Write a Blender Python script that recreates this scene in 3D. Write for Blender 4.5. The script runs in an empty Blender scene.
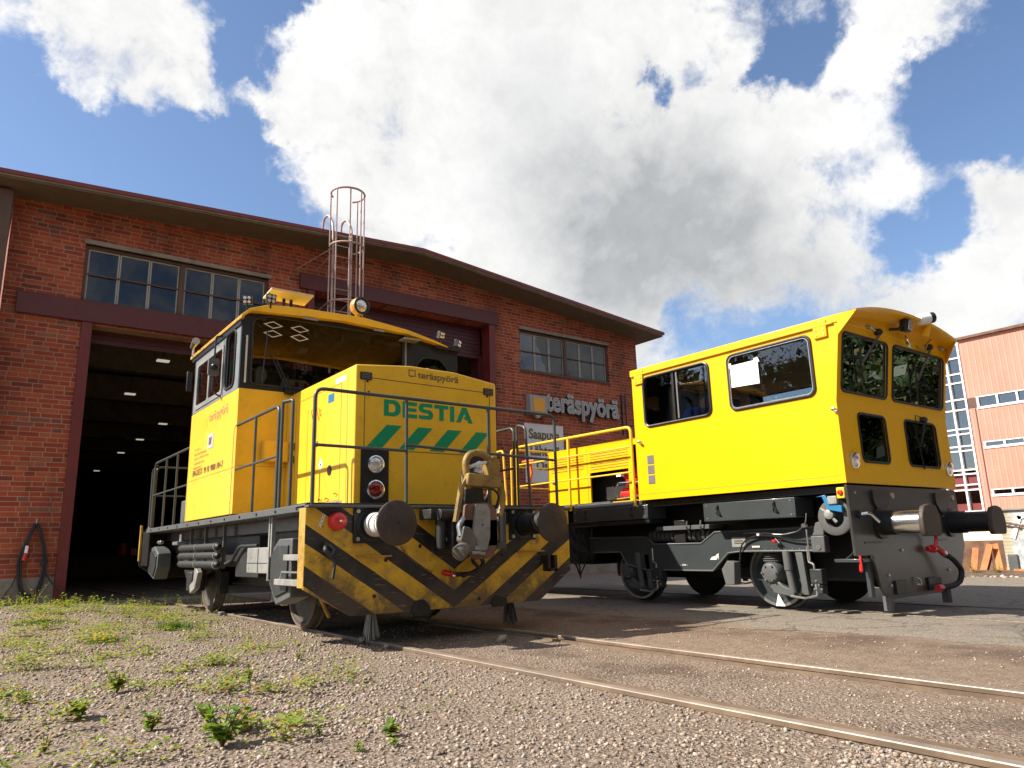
import bpy, bmesh, math, random
import numpy as np
from mathutils import Vector, Matrix
R = math.radians
C = bpy.context.scene.collection
sc = bpy.context.scene
random.seed(7); np.random.seed(7)

# ------------------------------------------------------------------ camera
F_PX, PITCH, ROLL, YAW, CAM_H = 729.41, R(12.478), R(-1.5225), R(37.155), 0.9
fwd = Vector((math.sin(YAW)*math.cos(PITCH), math.cos(YAW)*math.cos(PITCH), math.sin(PITCH)))
rgt = Vector((math.cos(YAW), -math.sin(YAW), 0)); upv = rgt.cross(fwd)
r2 = rgt*math.cos(ROLL) + upv*math.sin(ROLL); u2 = -rgt*math.sin(ROLL) + upv*math.cos(ROLL)
cd = bpy.data.cameras.new('camera'); cam = bpy.data.objects.new('camera', cd); C.objects.link(cam)
cam.matrix_world = Matrix(((r2.x, u2.x, -fwd.x, 0), (r2.y, u2.y, -fwd.y, 0), (r2.z, u2.z, -fwd.z, CAM_H), (0, 0, 0, 1)))
cd.sensor_width = 36; cd.lens = F_PX/1024*36; cd.clip_start = 0.05; cd.clip_end = 3000
sc.camera = cam

# ------------------------------------------------------------------ view, sun, sky
sc.view_settings.view_transform = 'Standard'; sc.view_settings.look = 'None'
sc.view_settings.exposure = 1.6; sc.view_settings.gamma = 1; sc.view_settings.use_curve_mapping = False
SUN_TRAVEL = Vector((1, -0.48, -0.97)).normalized()
sl = bpy.data.lights.new('sun', 'SUN'); sl.energy = 3.1; sl.angle = R(0.5); sl.color = (1, .93, .82)
so = bpy.data.objects.new('sun', sl); C.objects.link(so); so.rotation_euler = SUN_TRAVEL.to_track_quat('-Z', 'Y').to_euler()
so.location = (-20, 6, 20)
to_sun = -SUN_TRAVEL
w = bpy.data.worlds.new('World'); sc.world = w; w.use_nodes = True
nt = w.node_tree; nt.nodes.clear()

class NB:
    """small node builder"""
    def __init__(s, nt): s.nt = nt
    def n(s, t, **k):
        nd = s.nt.nodes.new(t)
        for a, b in k.items(): setattr(nd, a, b)
        return nd
    def set(s, sock, v):
        if hasattr(v, 'is_output') or isinstance(v, bpy.types.NodeSocket): s.nt.links.new(v, sock)
        elif v is not None: sock.default_value = v
    def m(s, op, a, b=None, c=None, clamp=False):
        nd = s.n('ShaderNodeMath', operation=op, use_clamp=clamp)
        s.set(nd.inputs[0], a); s.set(nd.inputs[1], b)
        if c is not None: s.set(nd.inputs[2], c)
        return nd.outputs[0]
    def vm(s, op, a, b=None, out=0):
        nd = s.n('ShaderNodeVectorMath', operation=op); s.set(nd.inputs[0], a); s.set(nd.inputs[1], b)
        return nd.outputs[out]
    def mix(s, f, a, b, bt='MIX'):
        nd = s.n('ShaderNodeMix', data_type='RGBA', blend_type=bt)
        s.set(nd.inputs[0], f); s.set(nd.inputs[6], c4(a)); s.set(nd.inputs[7], c4(b)); return nd.outputs[2]
    def ramp(s, f, stops):
        nd = s.n('ShaderNodeValToRGB'); s.set(nd.inputs[0], f); e = nd.color_ramp.elements
        while len(e) < len(stops): e.new(.5)
        for x, (p, col) in zip(e, stops): x.position = p; x.color = c4(col)
        return nd.outputs[0]
    def noise(s, vec, scale, detail=4, rough=.55, dist=0, out=0):
        nd = s.n('ShaderNodeTexNoise'); s.set(nd.inputs['Vector'], vec); nd.inputs['Scale'].default_value = scale
        nd.inputs['Detail'].default_value = detail; nd.inputs['Roughness'].default_value = rough
        nd.inputs['Distortion'].default_value = dist; return nd.outputs[out]
    def vor(s, vec, scale, out='Distance', feature='F1'):
        nd = s.n('ShaderNodeTexVoronoi', feature=feature); s.set(nd.inputs['Vector'], vec)
        nd.inputs['Scale'].default_value = scale; return nd.outputs[out]
    def mr(s, v, a, b, c=0, d=1, smooth=True):
        nd = s.n('ShaderNodeMapRange', interpolation_type='SMOOTHSTEP' if smooth else 'LINEAR'); s.set(nd.inputs[0], v)
        nd.inputs[1].default_value = a; nd.inputs[2].default_value = b; nd.inputs[3].default_value = c; nd.inputs[4].default_value = d
        return nd.outputs[0]
    def bump(s, h, strength=.3, dist=.01, normal=None):
        nd = s.n('ShaderNodeBump'); nd.inputs['Strength'].default_value = strength; nd.inputs['Distance'].default_value = dist
        s.set(nd.inputs['Height'], h)
        if normal is not None: s.set(nd.inputs['Normal'], normal)
        return nd.outputs[0]
    def xyz(s, v):
        nd = s.n('ShaderNodeSeparateXYZ'); s.set(nd.inputs[0], v); return nd.outputs
    def comb(s, x=0, y=0, z=0):
        nd = s.n('ShaderNodeCombineXYZ')
        for i, v in enumerate((x, y, z)): s.set(nd.inputs[i], v)
        return nd.outputs[0]
def c4(c):
    if isinstance(c, (tuple, list)) and len(c) == 3: return (*c, 1)
    return c

def dir_of(px, py):
    v = r2*(px-512) + u2*(-(py-384)) + fwd*F_PX
    return v.normalized()
b = NB(nt)
tc = b.n('ShaderNodeTexCoord'); D = tc.outputs['Generated']
sky = b.n('ShaderNodeTexSky', sky_type='NISHITA', sun_disc=False)
sky.sun_elevation = math.asin(to_sun.z); sky.sun_rotation = math.atan2(to_sun.x, to_sun.y)
sky.air_density = 1.0; sky.dust_density = .6; sky.ozone_density = 2.2
# clouds as directions in the sky: (direction, angular radius, weight)
CL = [(60,0,75,1),(150,30,70,1.1),(195,80,38,.9),(110,55,50,.9),(90,85,25,.5),(262,80,26,.7),(300,105,36,.8),(315,30,45,.9),(380,60,80,1),(400,170,90,1),
      (500,110,120,1),(620,60,110,1),(560,230,120,1),(690,150,110,1),(690,270,90,.8),(800,230,75,.9),(790,120,50,.6),(860,50,50,1),(905,10,50,.9),
      (835,150,40,.7),(900,170,35,.8),(900,300,55,.6),(1000,175,38,1.1),(985,270,60,1),(960,330,70,.9),(1000,230,40,.7),(900,330,50,.6),(255,95,18,.5),(285,110,22,.6),(270,150,16,.35),(420,250,60,.8),(610,340,60,.8),(330,190,40,.5),(210,110,20,.6),
      (-120,60,90,.8),(1150,120,110,.8),(500,-150,160,.8),(200,-160,90,.7),(900,-140,90,.7)]
HO = [(795,55,36,1.2),(750,78,24,1.0),(262,5,34,1.6),(248,70,26,.9),(285,60,20,.4),(655,88,16,1.0),(690,65,18,.6),(965,90,52,1.2),(930,60,30,.6),(850,168,26,.7),(820,165,20,.5),(930,235,50,.95),(905,265,30,.5),(432,236,20,.9),(700,330,40,.5),(150,200,90,1.0),(40,110,70,.8),(235,175,50,.9),(205,130,22,.5),(850,105,18,.5),(880,345,30,.3),(690,305,22,.4)]
GR = [(640,250,110,.5),(760,300,80,.4),(560,220,80,.4),(660,230,75,1.0),(620,200,60,.6),(740,240,60,.7),(560,150,90,.55),(700,170,60,.5),(800,270,50,.6),(640,290,70,.5),(880,290,45,.5),(1000,190,30,.5),(520,60,60,.3)]
wob = b.noise(D, 3.2, 6, .6, 0, 1)
wob2 = b.noise(D, 13, 8, .65, 0, 1)
Dw = b.vm('NORMALIZE', b.vm('ADD', b.vm('ADD', D, b.vm('MULTIPLY', b.vm('SUBTRACT', wob, (.5, .5, .5)), (.13, .13, .13))), b.vm('MULTIPLY', b.vm('SUBTRACT', wob2, (.5, .5, .5)), (.11, .11, .11))))
def blobs(lst, vec):
    acc = None
    for px, py, rr, wt in lst:
        s_ = max(rr, 10)*.72/F_PX/(1+((px-512)**2+(py-384)**2)/F_PX**2)**.75
        k = 1/s_**2
        dt = b.vm('DOT_PRODUCT', vec, tuple(dir_of(px, py)), out=1)
        g_ = b.m('EXPONENT', b.m('MULTIPLY_ADD', dt, k, -k))
        acc = b.m('MULTIPLY', g_, wt) if acc is None else b.m('MULTIPLY_ADD', g_, wt, acc)
    return acc
fc = blobs(CL, Dw); fh = blobs(HO, Dw); fg = blobs(GR, Dw)
n1 = b.noise(D, 7, 12, .6, .25); n2 = b.noise(D, 2.2, 6, .6); n3 = b.noise(D, 24, 10, .66, .4)
sD = b.xyz(D)
rear = b.m('MULTIPLY', b.mr(b.m('MULTIPLY', sD[1], -1), .0, .35), b.mr(sD[2], .05, .25))      # unseen cloud added behind the camera to brighten fill on shaded fronts
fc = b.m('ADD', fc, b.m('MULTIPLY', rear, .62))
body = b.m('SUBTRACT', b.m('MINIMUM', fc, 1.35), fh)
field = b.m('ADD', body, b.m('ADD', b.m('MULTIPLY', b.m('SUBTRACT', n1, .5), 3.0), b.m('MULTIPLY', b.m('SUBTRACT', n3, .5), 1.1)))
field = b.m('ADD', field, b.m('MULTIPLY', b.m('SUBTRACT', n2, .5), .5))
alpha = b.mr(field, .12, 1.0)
gray = b.m('MULTIPLY', b.m('MULTIPLY', fg, b.mr(n1, .25, .7, .4, 1.3)), .55, clamp=True)
tex = b.mr(b.m('ADD', b.m('MULTIPLY', n1, .6), b.m('MULTIPLY', n3, .4)), .3, .66, .84, 1.05)
CLOUD_W = 3.4; SKY_S = .1
cl = b.mix(gray, (CLOUD_W, CLOUD_W*.995, CLOUD_W*.985), (CLOUD_W*.5, CLOUD_W*.52, CLOUD_W*.54))
cl = b.mix(1, cl, b.comb(tex, tex, tex), 'MULTIPLY')
skyc = b.mix(1, sky.outputs[0], (.56, .57, .6), 'MULTIPLY')
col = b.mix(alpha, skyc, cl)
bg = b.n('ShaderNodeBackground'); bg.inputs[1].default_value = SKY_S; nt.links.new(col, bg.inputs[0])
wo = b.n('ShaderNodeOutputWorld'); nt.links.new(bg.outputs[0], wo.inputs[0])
try: w.cycles.sampling_method = 'MANUAL'; w.cycles.sample_map_resolution = 512
except Exception: pass

# ------------------------------------------------------------------ mesh helpers
class MB:
    def __init__(s): s.v = []; s.f = []
    def add(s, vs, fs):
        o = len(s.v); s.v += [Vector(x) for x in vs]; s.f += [tuple(i+o for i in f) for f in fs]; return s
    def box(s, x0, x1, y0, y1, z0, z1):
        s.add([(x0,y0,z0),(x1,y0,z0),(x1,y1,z0),(x0,y1,z0),(x0,y0,z1),(x1,y0,z1),(x1,y1,z1),(x0,y1,z1)],
              [(0,3,2,1),(4,5,6,7),(0,1,5,4),(1,2,6,5),(2,3,7,6),(3,0,4,7)]); return s
    def obox(s, c, U, V, N, hu, hv, hn):
        c = Vector(c); U = Vector(U).normalized(); V = Vector(V).normalized(); N = Vector(N).normalized()
        P = [c + U*a*hu + V*bb*hv + N*d*hn for a, bb, d in ((-1,-1,-1),(1,-1,-1),(1,1,-1),(-1,1,-1),(-1,-1,1),(1,-1,1),(1,1,1),(-1,1,1))]
        s.add(P, [(0,3,2,1),(4,5,6,7),(0,1,5,4),(1,2,6,5),(2,3,7,6),(3,0,4,7)]); return s
    def prism(s, poly, axis, a, bb):
        """poly 2D extruded along axis: X -> (y,z), Y -> (x,z), Z -> (x,y)"""
        n = len(poly)
        def P(p, t):
            return {'X': (t, p[0], p[1]), 'Y': (p[0], t, p[1]), 'Z': (p[0], p[1], t)}[axis]
        vs = [P(p, a) for p in poly] + [P(p, bb) for p in poly]
        s.add(vs, [tuple(range(n)), tuple(range(2*n-1, n-1, -1))] + [(i, i+n, (i+1) % n+n, (i+1) % n) for i in range(n)]); return s
    def cyl(s, p0, p1, r0, r1=None, n=20, cap=True):
        r1 = r0 if r1 is None else r1
        p0 = Vector(p0); p1 = Vector(p1); d = (p1-p0).normalized()
        a = Vector((0,0,1)) if abs(d.z) < .9 else Vector((1,0,0)); u = d.cross(a).normalized(); v = d.cross(u)
        vs = []
        for p, r in ((p0, r0), (p1, r1)):
            for i in range(n): t = 2*math.pi*i/n; vs.append(p + u*r*math.cos(t) + v*r*math.sin(t))
        fs = [(i, (i+1) % n, (i+1) % n+n, i+n) for i in range(n)]
        if cap: fs += [tuple(range(n-1, -1, -1)), tuple(range(n, 2*n))]
        s.add(vs, fs); return s
    def lathe(s, p0, d, prof, n=28):
        """prof: (distance along d, radius)"""
        p0 = Vector(p0); d = Vector(d).normalized()
        a = Vector((0,0,1)) if abs(d.z) < .9 else Vector((1,0,0)); u = d.cross(a).normalized(); v = d.cross(u)
        vs = []; fs = []
        for h, r in prof:
            for i in range(n): t = 2*math.pi*i/n; vs.append(p0 + d*h + u*r*math.cos(t) + v*r*math.sin(t))
        for k in range(len(prof)-1):
            for i in range(n): j = (i+1) % n; fs.append((k*n+i, k*n+j, (k+1)*n+j, (k+1)*n+i))
        m_ = (len(prof)-1)*n
        if abs(prof[0][0]-prof[-1][0]) < 1e-6 and abs(prof[0][1]-prof[-1][1]) < .2 and len(prof) > 3:
            if prof[0][1] != prof[-1][1]:
                for i in range(n): j = (i+1) % n; fs.append((m_+i, m_+j, j, i))
        else: fs.append(tuple(range(n-1, -1, -1))); fs.append(tuple(range(m_, m_+n)))
        s.add(vs, fs); return s
    def tube(s, pts, r, n=8, closed=False, rad=0, rs=None):
        pts = [Vector(p) for p in pts]
        if rad > 0: pts = fillet(pts, rad, closed)
        m_ = len(pts); rings = []; prev = None
        for i, p in enumerate(pts):
            if closed: d = (pts[(i+1) % m_]-pts[i-1])
            else: d = (pts[min(i+1, m_-1)]-pts[max(i-1, 0)])
            d.normalize()
            if prev is None:
                a = Vector((0,0,1)) if abs(d.z) < .9 else Vector((1,0,0)); u = d.cross(a).normalized()
            else: u = (prev - d*prev.dot(d)).normalized()
            prev = u; v = d.cross(u); rr = r if rs is None else rs[min(i, len(rs)-1)]
            rings.append([p + u*rr*math.cos(2*math.pi*k/n) + v*rr*math.sin(2*math.pi*k/n) for k in range(n)])
        vs = [q for rg in rings for q in rg]; fs = []
        for i in range(m_ if closed else m_-1):
            j = (i+1) % m_
            for k in range(n): l = (k+1) % n; fs.append((i*n+k, i*n+l, j*n+l, j*n+k))
        if not closed: fs += [tuple(range(n-1, -1, -1)), tuple(range((m_-1)*n, m_*n))]
        s.add(vs, fs); return s
    def sphere(s, c, r, n=16, m_=10, sc_=(1,1,1)):
        vs = []; fs = []
        for j in range(m_+1):
            ph = math.pi*j/m_
            for i in range(n):
                t = 2*math.pi*i/n
                vs.append((c[0]+r*sc_[0]*math.sin(ph)*math.cos(t), c[1]+r*sc_[1]*math.sin(ph)*math.sin(t), c[2]+r*sc_[2]*math.cos(ph)))
        for j in range(m_):
            for i in range(n): k = (i+1) % n; fs.append((j*n+i, (j+1)*n+i, (j+1)*n+k, j*n+k))
        s.add(vs, fs); return s
    def plate(s, O, U, V, N, outline, holes=(), t=.01):
        """flat plate with holes; front face at O, thickness goes to -N"""
        vs, fs = fill(outline, holes, t)
        O, U, V, N = Vector(O), Vector(U), Vector(V), Vector(N)
        s.add([O + U*x + V*y + N*z for x, y, z in vs], fs); return s
def fillet(pts, rad, closed=False, seg=5):
    out = []; m_ = len(pts)
    for i, p in enumerate(pts):
        if not closed and i in (0, m_-1): out.append(p); continue
        a = pts[i-1]; c = pts[(i+1) % m_]
        da = (a-p); dc = (c-p); r = min(rad, da.length*.45, dc.length*.45)
        q0 = p + da.normalized()*r; q1 = p + dc.normalized()*r
        for k in range(seg+1):
            t = k/seg; out.append(q0*(1-t)**2 + p*2*t*(1-t) + q1*t*t)
    return out
def rrect(x0, y0, x1, y1, r=.05, n=5):
    out = []
    for cx, cy, a in ((x1-r, y1-r, 0), (x0+r, y1-r, 90), (x0+r, y0+r, 180), (x1-r, y0+r, 270)):
        for k in range(n+1): t = R(a+90*k/n); out.append((cx+r*math.cos(t), cy+r*math.sin(t)))
    return out
def rpoly(poly, r=.04, n=4):
    return [(p.x, p.y) for p in fillet([Vector((x, y, 0)) for x, y in poly], r, True, n)]
def circle(cx, cy, r, n=24): return [(cx+r*math.cos(2*math.pi*k/n), cy+r*math.sin(2*math.pi*k/n)) for k in range(n)]
def curve_mesh(cu):
    o = bpy.data.objects.new('tmp', cu); C.objects.link(o)
    dg = bpy.context.evaluated_depsgraph_get(); dg.update()
    me = bpy.data.meshes.new_from_object(o.evaluated_get(dg))
    vs = [tuple(v.co) for v in me.vertices]; fs = [tuple(p.vertices) for p in me.polygons]
    bpy.data.objects.remove(o); bpy.data.meshes.remove(me); bpy.data.curves.remove(cu)
    return vs, fs
def fill(outline, holes, t):
    cu = bpy.data.curves.new('tmp', 'CURVE'); cu.dimensions = '2D'; cu.fill_mode = 'BOTH'; cu.extrude = t/2
    for ring in [outline]+list(holes):
        sp = cu.splines.new('POLY'); sp.points.add(len(ring)-1)
        for q, (x, y) in zip(sp.points, ring): q.co = (x, y, 0, 1)
        sp.use_cyclic_u = True
    vs, fs = curve_mesh(cu)
    return [(x, y, z-t/2) for x, y, z in vs], fs
FRONT = (Vector((1,0,0)), Vector((0,0,1)), Vector((0,-1,0)))     # faces -Y
LEFT = (Vector((0,-1,0)), Vector((0,0,1)), Vector((-1,0,0)))     # faces -X
def text_mb(body, O, frame, width=None, height=None, bold=0.0, ext=.003, shear=0, space=1.0, align='LEFT', lift=.002):
    cu = bpy.data.curves.new('t', 'FONT'); cu.body = body; cu.size = 1; cu.offset = bold; cu.extrude = .5; cu.space_character = space
    cu.resolution_u = 3; cu.shear = shear
    vs, fs = curve_mesh(cu)
    xs = [v[0] for v in vs]; ys = [v[1] for v in vs]; x0, x1, y0, y1 = min(xs), max(xs), min(ys), max(ys)
    sy = height/(y1-y0) if height else None; sx = width/(x1-x0) if width else sy
    if sy is None: sy = sx
    U, V, N = frame; O = Vector(O); mb = MB()
    ox = 0 if align == 'LEFT' else -(x1-x0)*sx/2
    mb.add([O + U*((v[0]-x0)*sx+ox) + V*((v[1]-y0)*sy) + N*((v[2]+.5)*ext+lift) for v in vs], fs)
    return mb
SPLIT = {'plinth', 'rung', 'wall_bracket', 'plate_rib', 'flange_bolt', 'axle', 'floor_slab', 'deck_bolt', 'bolt_hole', 'rivet', 'panel_lock', 'lifting_eye', 'screw', 'bolt', 'cover_bolt',
         'frame_bolt', 'clamp', 'cage_bar', 'roof_beam', 'door_strap', 'side_hinge', 'vent_panel', 'hinge', 'reservoir_hanger', 'box_hanger', 'side_sill', 'door_threshold', 'side_wall', 'ladder_rail',
         'eye', 'board_post', 'slot', 'hose_fitting', 'roof_tab', 'inner_post', 'red_mark', 'lifting_bracket', 'lower_mark', 'air_tube'}
def islands(mb):
    par = list(range(len(mb.v)))
    def find(a):
        while par[a] != a: par[a] = par[par[a]]; a = par[a]
        return a
    for f in mb.f:
        r0 = find(f[0])
        for i in f[1:]: par[find(i)] = r0
    g = {}
    for i in range(len(mb.v)): g.setdefault(find(i), []).append(i)
    fs = {}
    for f in mb.f: fs.setdefault(find(f[0]), []).append(f)
    out = []
    for k, vs in g.items():
        mp = {v: j for j, v in enumerate(vs)}; m2 = MB(); m2.v = [mb.v[i] for i in vs]; m2.f = [tuple(mp[i] for i in f) for f in fs.get(k, [])]; out.append(m2)
    return out
WL = {}
def parent_loc(p): return WL[p.name] if p is not None else Vector((0,0,0))
def obj(name, mb, mat, parent=None, bevel=0, smooth=True, loc=None, seg=2, label=None):
    if name in SPLIT:
        for m2 in islands(mb): o = obj_(name, m2, mat, parent, bevel, smooth, loc, seg, label)
        return o
    return obj_(name, mb, mat, parent, bevel, smooth, loc, seg, label)
def obj_(name, mb, mat, parent=None, bevel=0, smooth=True, loc=None, seg=2, label=None):
    xs = np.array([tuple(v) for v in mb.v]); lo = xs.min(0); hi = xs.max(0)
    L = Vector(loc) if loc is not None else Vector(((lo[0]+hi[0])/2, (lo[1]+hi[1])/2, lo[2]))
    me = bpy.data.meshes.new(name)
    me.from_pydata([tuple(v-L) for v in mb.v], [], mb.f); me.materials.append(mat)
    bm = bmesh.new(); bm.from_mesh(me); bmesh.ops.recalc_face_normals(bm, faces=bm.faces); bm.to_mesh(me); bm.free()
    if smooth:
        me.polygons.foreach_set('use_smooth', [True]*len(me.polygons)); me.set_sharp_from_angle(angle=R(38))
    o = bpy.data.objects.new(name, me); C.objects.link(o)
    if parent is not None: o.parent = parent
    o.location = L - parent_loc(parent); WL[o.name] = L
    if bevel > 0:
        bv = o.modifiers.new('bevel', 'BEVEL'); bv.width = bevel; bv.segments = seg; bv.limit_method = 'ANGLE'; bv.angle_limit = R(40)
    if label: o['label'] = label
    return o
def thing(name, label, cat, loc, group=None):
    o = bpy.data.objects.new(name, None); C.objects.link(o); o.location = loc; o.empty_display_size = .3; WL[o.name] = Vector(loc)
    o['label'] = label; o['category'] = cat
    if group: o['group'] = group
    return o
def tag(o, label, cat, group=None):
    o['label'] = label; o['category'] = cat
    if group: o['group'] = group
    return o
def struct(o): o['kind'] = 'structure'; return o
def stuff(o): o['kind'] = 'stuff'; return o
def dup(o, loc, label=None, parent=None):
    c = o.copy(); C.objects.link(c)
    if parent is not None: c.parent = parent
    else: c.location = loc
    if label: c['label'] = label
    WL[c.name] = Vector(loc) if loc is not None else Vector(o.location)
    for ch in o.children: dup(ch, None, None, c)
    return c

# ------------------------------------------------------------------ materials
def mat(name):
    m_ = bpy.data.materials.new(name); m_.use_nodes = True; t = m_.node_tree; t.nodes.clear()
    bb = NB(t); out = bb.n('ShaderNodeOutputMaterial'); p = bb.n('ShaderNodeBsdfPrincipled')
    t.links.new(p.outputs[0], out.inputs[0]); return m_, bb, p, out
def objco(bb): return bb.n('ShaderNodeTexCoord').outputs['Object']
def wpos(bb): return bb.n('ShaderNodeNewGeometry').outputs['Position']
def paint(name, col, rough=.4, metal=0, var=.12, dirt=None, dirt_amt=0, dscale=6, coat=0, bumps=0, spec=.5):
    m_, bb, p, out = mat(name); P = wpos(bb)
    n_ = bb.noise(P, 3.1, 6, .6); c = bb.mix(bb.mr(n_, .3, .7, 0, 1), tuple(x*(1-var) for x in col), tuple(min(1, x*(1+var)) for x in col))
    n4 = bb.noise(P, 40, 3, .6)
    if dirt:
        d_ = bb.mr(bb.noise(P, dscale, 8, .7, .3), .5, .72, 0, dirt_amt); c = bb.mix(d_, c, dirt)
    bb.set(p.inputs['Base Color'], c); p.inputs['Metallic'].default_value = metal
    bb.set(p.inputs['Roughness'], bb.mr(n4, .3, .7, rough*.85, min(1, rough*1.2), False))
    p.inputs['Specular IOR Level'].default_value = spec
    if coat: p.inputs['Coat Weight'].default_value = coat; p.inputs['Coat Roughness'].default_value = .12
    if bumps: bb.set(p.inputs['Normal'], bb.bump(bb.noise(P, 60, 4, .7), bumps, .004))
    return m_
M = {}
M['yellow_old'] = paint('aged_yellow_paint', (.80, .46, .03), .36, var=.05, dirt=(.35, .2, .05), dirt_amt=.25, dscale=9, coat=.05, spec=.3)
M['yellow_new'] = paint('fresh_yellow_paint', (.86, .45, .004), .3, var=.02, coat=.12, spec=.35)
M['yellow_rail'] = paint('yellow_railing_paint', (.8, .5, .02), .35, var=.05, coat=.2)
M['yellow_part'] = paint('worn_yellow_steel', (.46, .27, .045), .5, var=.25, dirt=(.12, .05, .02), dirt_amt=.95, dscale=14, bumps=.4)
M['black'] = paint('black_paint', (.012, .012, .013), .38, var=.2)
M['dark'] = paint('dark_grey_paint', (.022, .025, .026), .42, var=.15, dirt=(.09, .075, .06), dirt_amt=.35, dscale=5)
M['under'] = paint('oily_underframe', (.012, .012, .0115), .55, var=.3, dirt=(.06, .045, .03), dirt_amt=.55, dscale=7, bumps=.3)
M['grey_new'] = paint('anthracite_paint', (.032, .039, .04), .4, var=.08, coat=.25)
M['grey_mid'] = paint('weathered_grey_paint', (.08, .084, .082), .5, var=.15, dirt=(.08, .06, .045), dirt_amt=.5, dscale=8, bumps=.2)
M['grey_light'] = paint('light_grey_steel', (.23, .23, .21), .45, var=.2, dirt=(.16, .07, .03), dirt_amt=.7, dscale=12, bumps=.2)
M['rail_tube'] = paint('grey_tube_paint', (.055, .06, .055), .38, var=.15)
M['steel'] = paint('bare_steel', (.5, .49, .47), .32, metal=.85, var=.15, dirt=(.12, .07, .04), dirt_amt=.5)
M['chrome'] = paint('polished_steel', (.75, .75, .74), .18, metal=1, var=.03)
M['buffer_face'] = paint('buffer_face_steel', (.06, .042, .032), .6, metal=.2, var=.25, dirt=(.02, .015, .012), dirt_amt=.6, bumps=.3)
M['white'] = paint('white_paint', (.8, .8, .78), .4, var=.04)
M['white_dirty'] = paint('scuffed_white', (.62, .6, .56), .5, var=.12, dirt=(.2, .15, .1), dirt_amt=.7, dscale=15)
M['red'] = paint('red_plastic', (.55, .015, .012), .3, var=.08, coat=.3)
M['orange'] = paint('orange_fabric', (.8, .14, .02), .6)
M['blue'] = paint('blue_paint', (.02, .16, .32), .35)
M['green_text'] = paint('green_film', (.0, .26, .11), .4, var=.03)
M['text_dark'] = paint('dark_lettering', (.13, .1, .06), .5, var=.05)
M['text_faint'] = paint('faded_lettering', (.5, .32, .1), .5, var=.05)
M['rubber'] = paint('black_rubber', (.015, .015, .015), .6, var=.1)
M['rubber_grey'] = paint('grey_rubber', (.085, .085, .08), .75, var=.12)
M['rust'] = paint('rusty_steel', (.15, .075, .045), .8, var=.3, dirt=(.09, .035, .02), dirt_amt=.8, dscale=10, bumps=.5)
M['rust_orange'] = paint('orange_primed_rust', (.5, .16, .05), .75, var=.25, dirt=(.25, .08, .04), dirt_amt=.6, dscale=5, bumps=.3)
M['maroon'] = paint('maroon_steel_paint', (.085, .014, .014), .5, var=.1, dirt=(.13, .03, .03), dirt_amt=.3, dscale=3)
M['maroon_red'] = paint('red_door_post_paint', (.13, .015, .014), .5, var=.12, dirt=(.16, .04, .03), dirt_amt=.3, dscale=3)
M['maroon_dark'] = paint('dark_maroon_door', (.06, .009, .012), .5, var=.1)
M['fascia'] = paint('red_roof_edge', (.15, .022, .018), .5, var=.1)
M['wood_brown'] = paint('brown_window_frame', (.085, .04, .025), .55, var=.15)
M['pale_frame'] = paint('pale_window_frame', (.33, .32, .28), .6, var=.1)
M['concrete'] = paint('weathered_concrete', (.24, .21, .17), .85, var=.15, dirt=(.1, .085, .065), dirt_amt=.6, dscale=2.5, bumps=.5)
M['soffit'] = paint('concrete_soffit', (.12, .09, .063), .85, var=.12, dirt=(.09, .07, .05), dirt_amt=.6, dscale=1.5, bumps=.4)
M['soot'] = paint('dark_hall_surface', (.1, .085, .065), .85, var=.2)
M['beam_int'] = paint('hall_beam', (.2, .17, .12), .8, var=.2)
M['sign_white'] = paint('sign_white', (.62, .62, .62), .5, var=.03)
M['sign_orange'] = paint('sign_orange', (.68, .32, .03), .45, var=.03)
M['letter_face'] = paint('grey_letter_face', (.3, .3, .31), .4, var=.05)
M['letter_core'] = paint('mid_grey_letter_core', (.26, .26, .27), .45)
M['letter_dark'] = paint('dark_lettering_return', (.04, .04, .04), .5)
M['board_cream'] = paint('cream_board', (.58, .5, .34), .6)
M['cream'] = paint('cream_render', (.75, .68, .48), .8, var=.06)
M['cloth_blue'] = paint('blue_work_cloth', (.06, .1, .6), .8)
M['cloth_dark'] = paint('dark_cloth', (.02, .025, .06), .85)
M['skin'] = paint('skin', (.55, .3, .2), .5)
M['hair'] = paint('brown_hair', (.06, .035, .02), .7)
M['ladder'] = paint('galvanised_ladder', (.42, .3, .26), .5, metal=.2, var=.2, dirt=(.2, .07, .05), dirt_amt=.8, dscale=4)
M['cab_inside'] = paint('cab_interior_grey', (.06, .06, .057), .7)
M['cab_wood'] = paint('cab_interior_tan', (.3, .19, .08), .6)
M['vent_grey'] = paint('vent_grey', (.13, .125, .12), .6)
M['rail_side'] = paint('rusty_rail_side', (.15, .1, .062), .8, var=.3, bumps=.4)
M['rail_head'] = paint('worn_rail_head', (.27, .22, .18), .5, metal=.25, var=.2, dirt=(.2, .12, .07), dirt_amt=.6, dscale=9)
M['rail_dark'] = paint('dull_sunken_rail', (.1, .085, .07), .55, metal=.3, var=.2)
M['wheel'] = paint('dusty_wheel_steel', (.06, .048, .038), .6, var=.25, dirt=(.05, .035, .025), dirt_amt=.6)
M['paper'] = paint('white_paper', (.85, .85, .84), .7, var=.01)
M['grey_plastic'] = paint('grey_plastic', (.4, .4, .4), .5)
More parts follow.
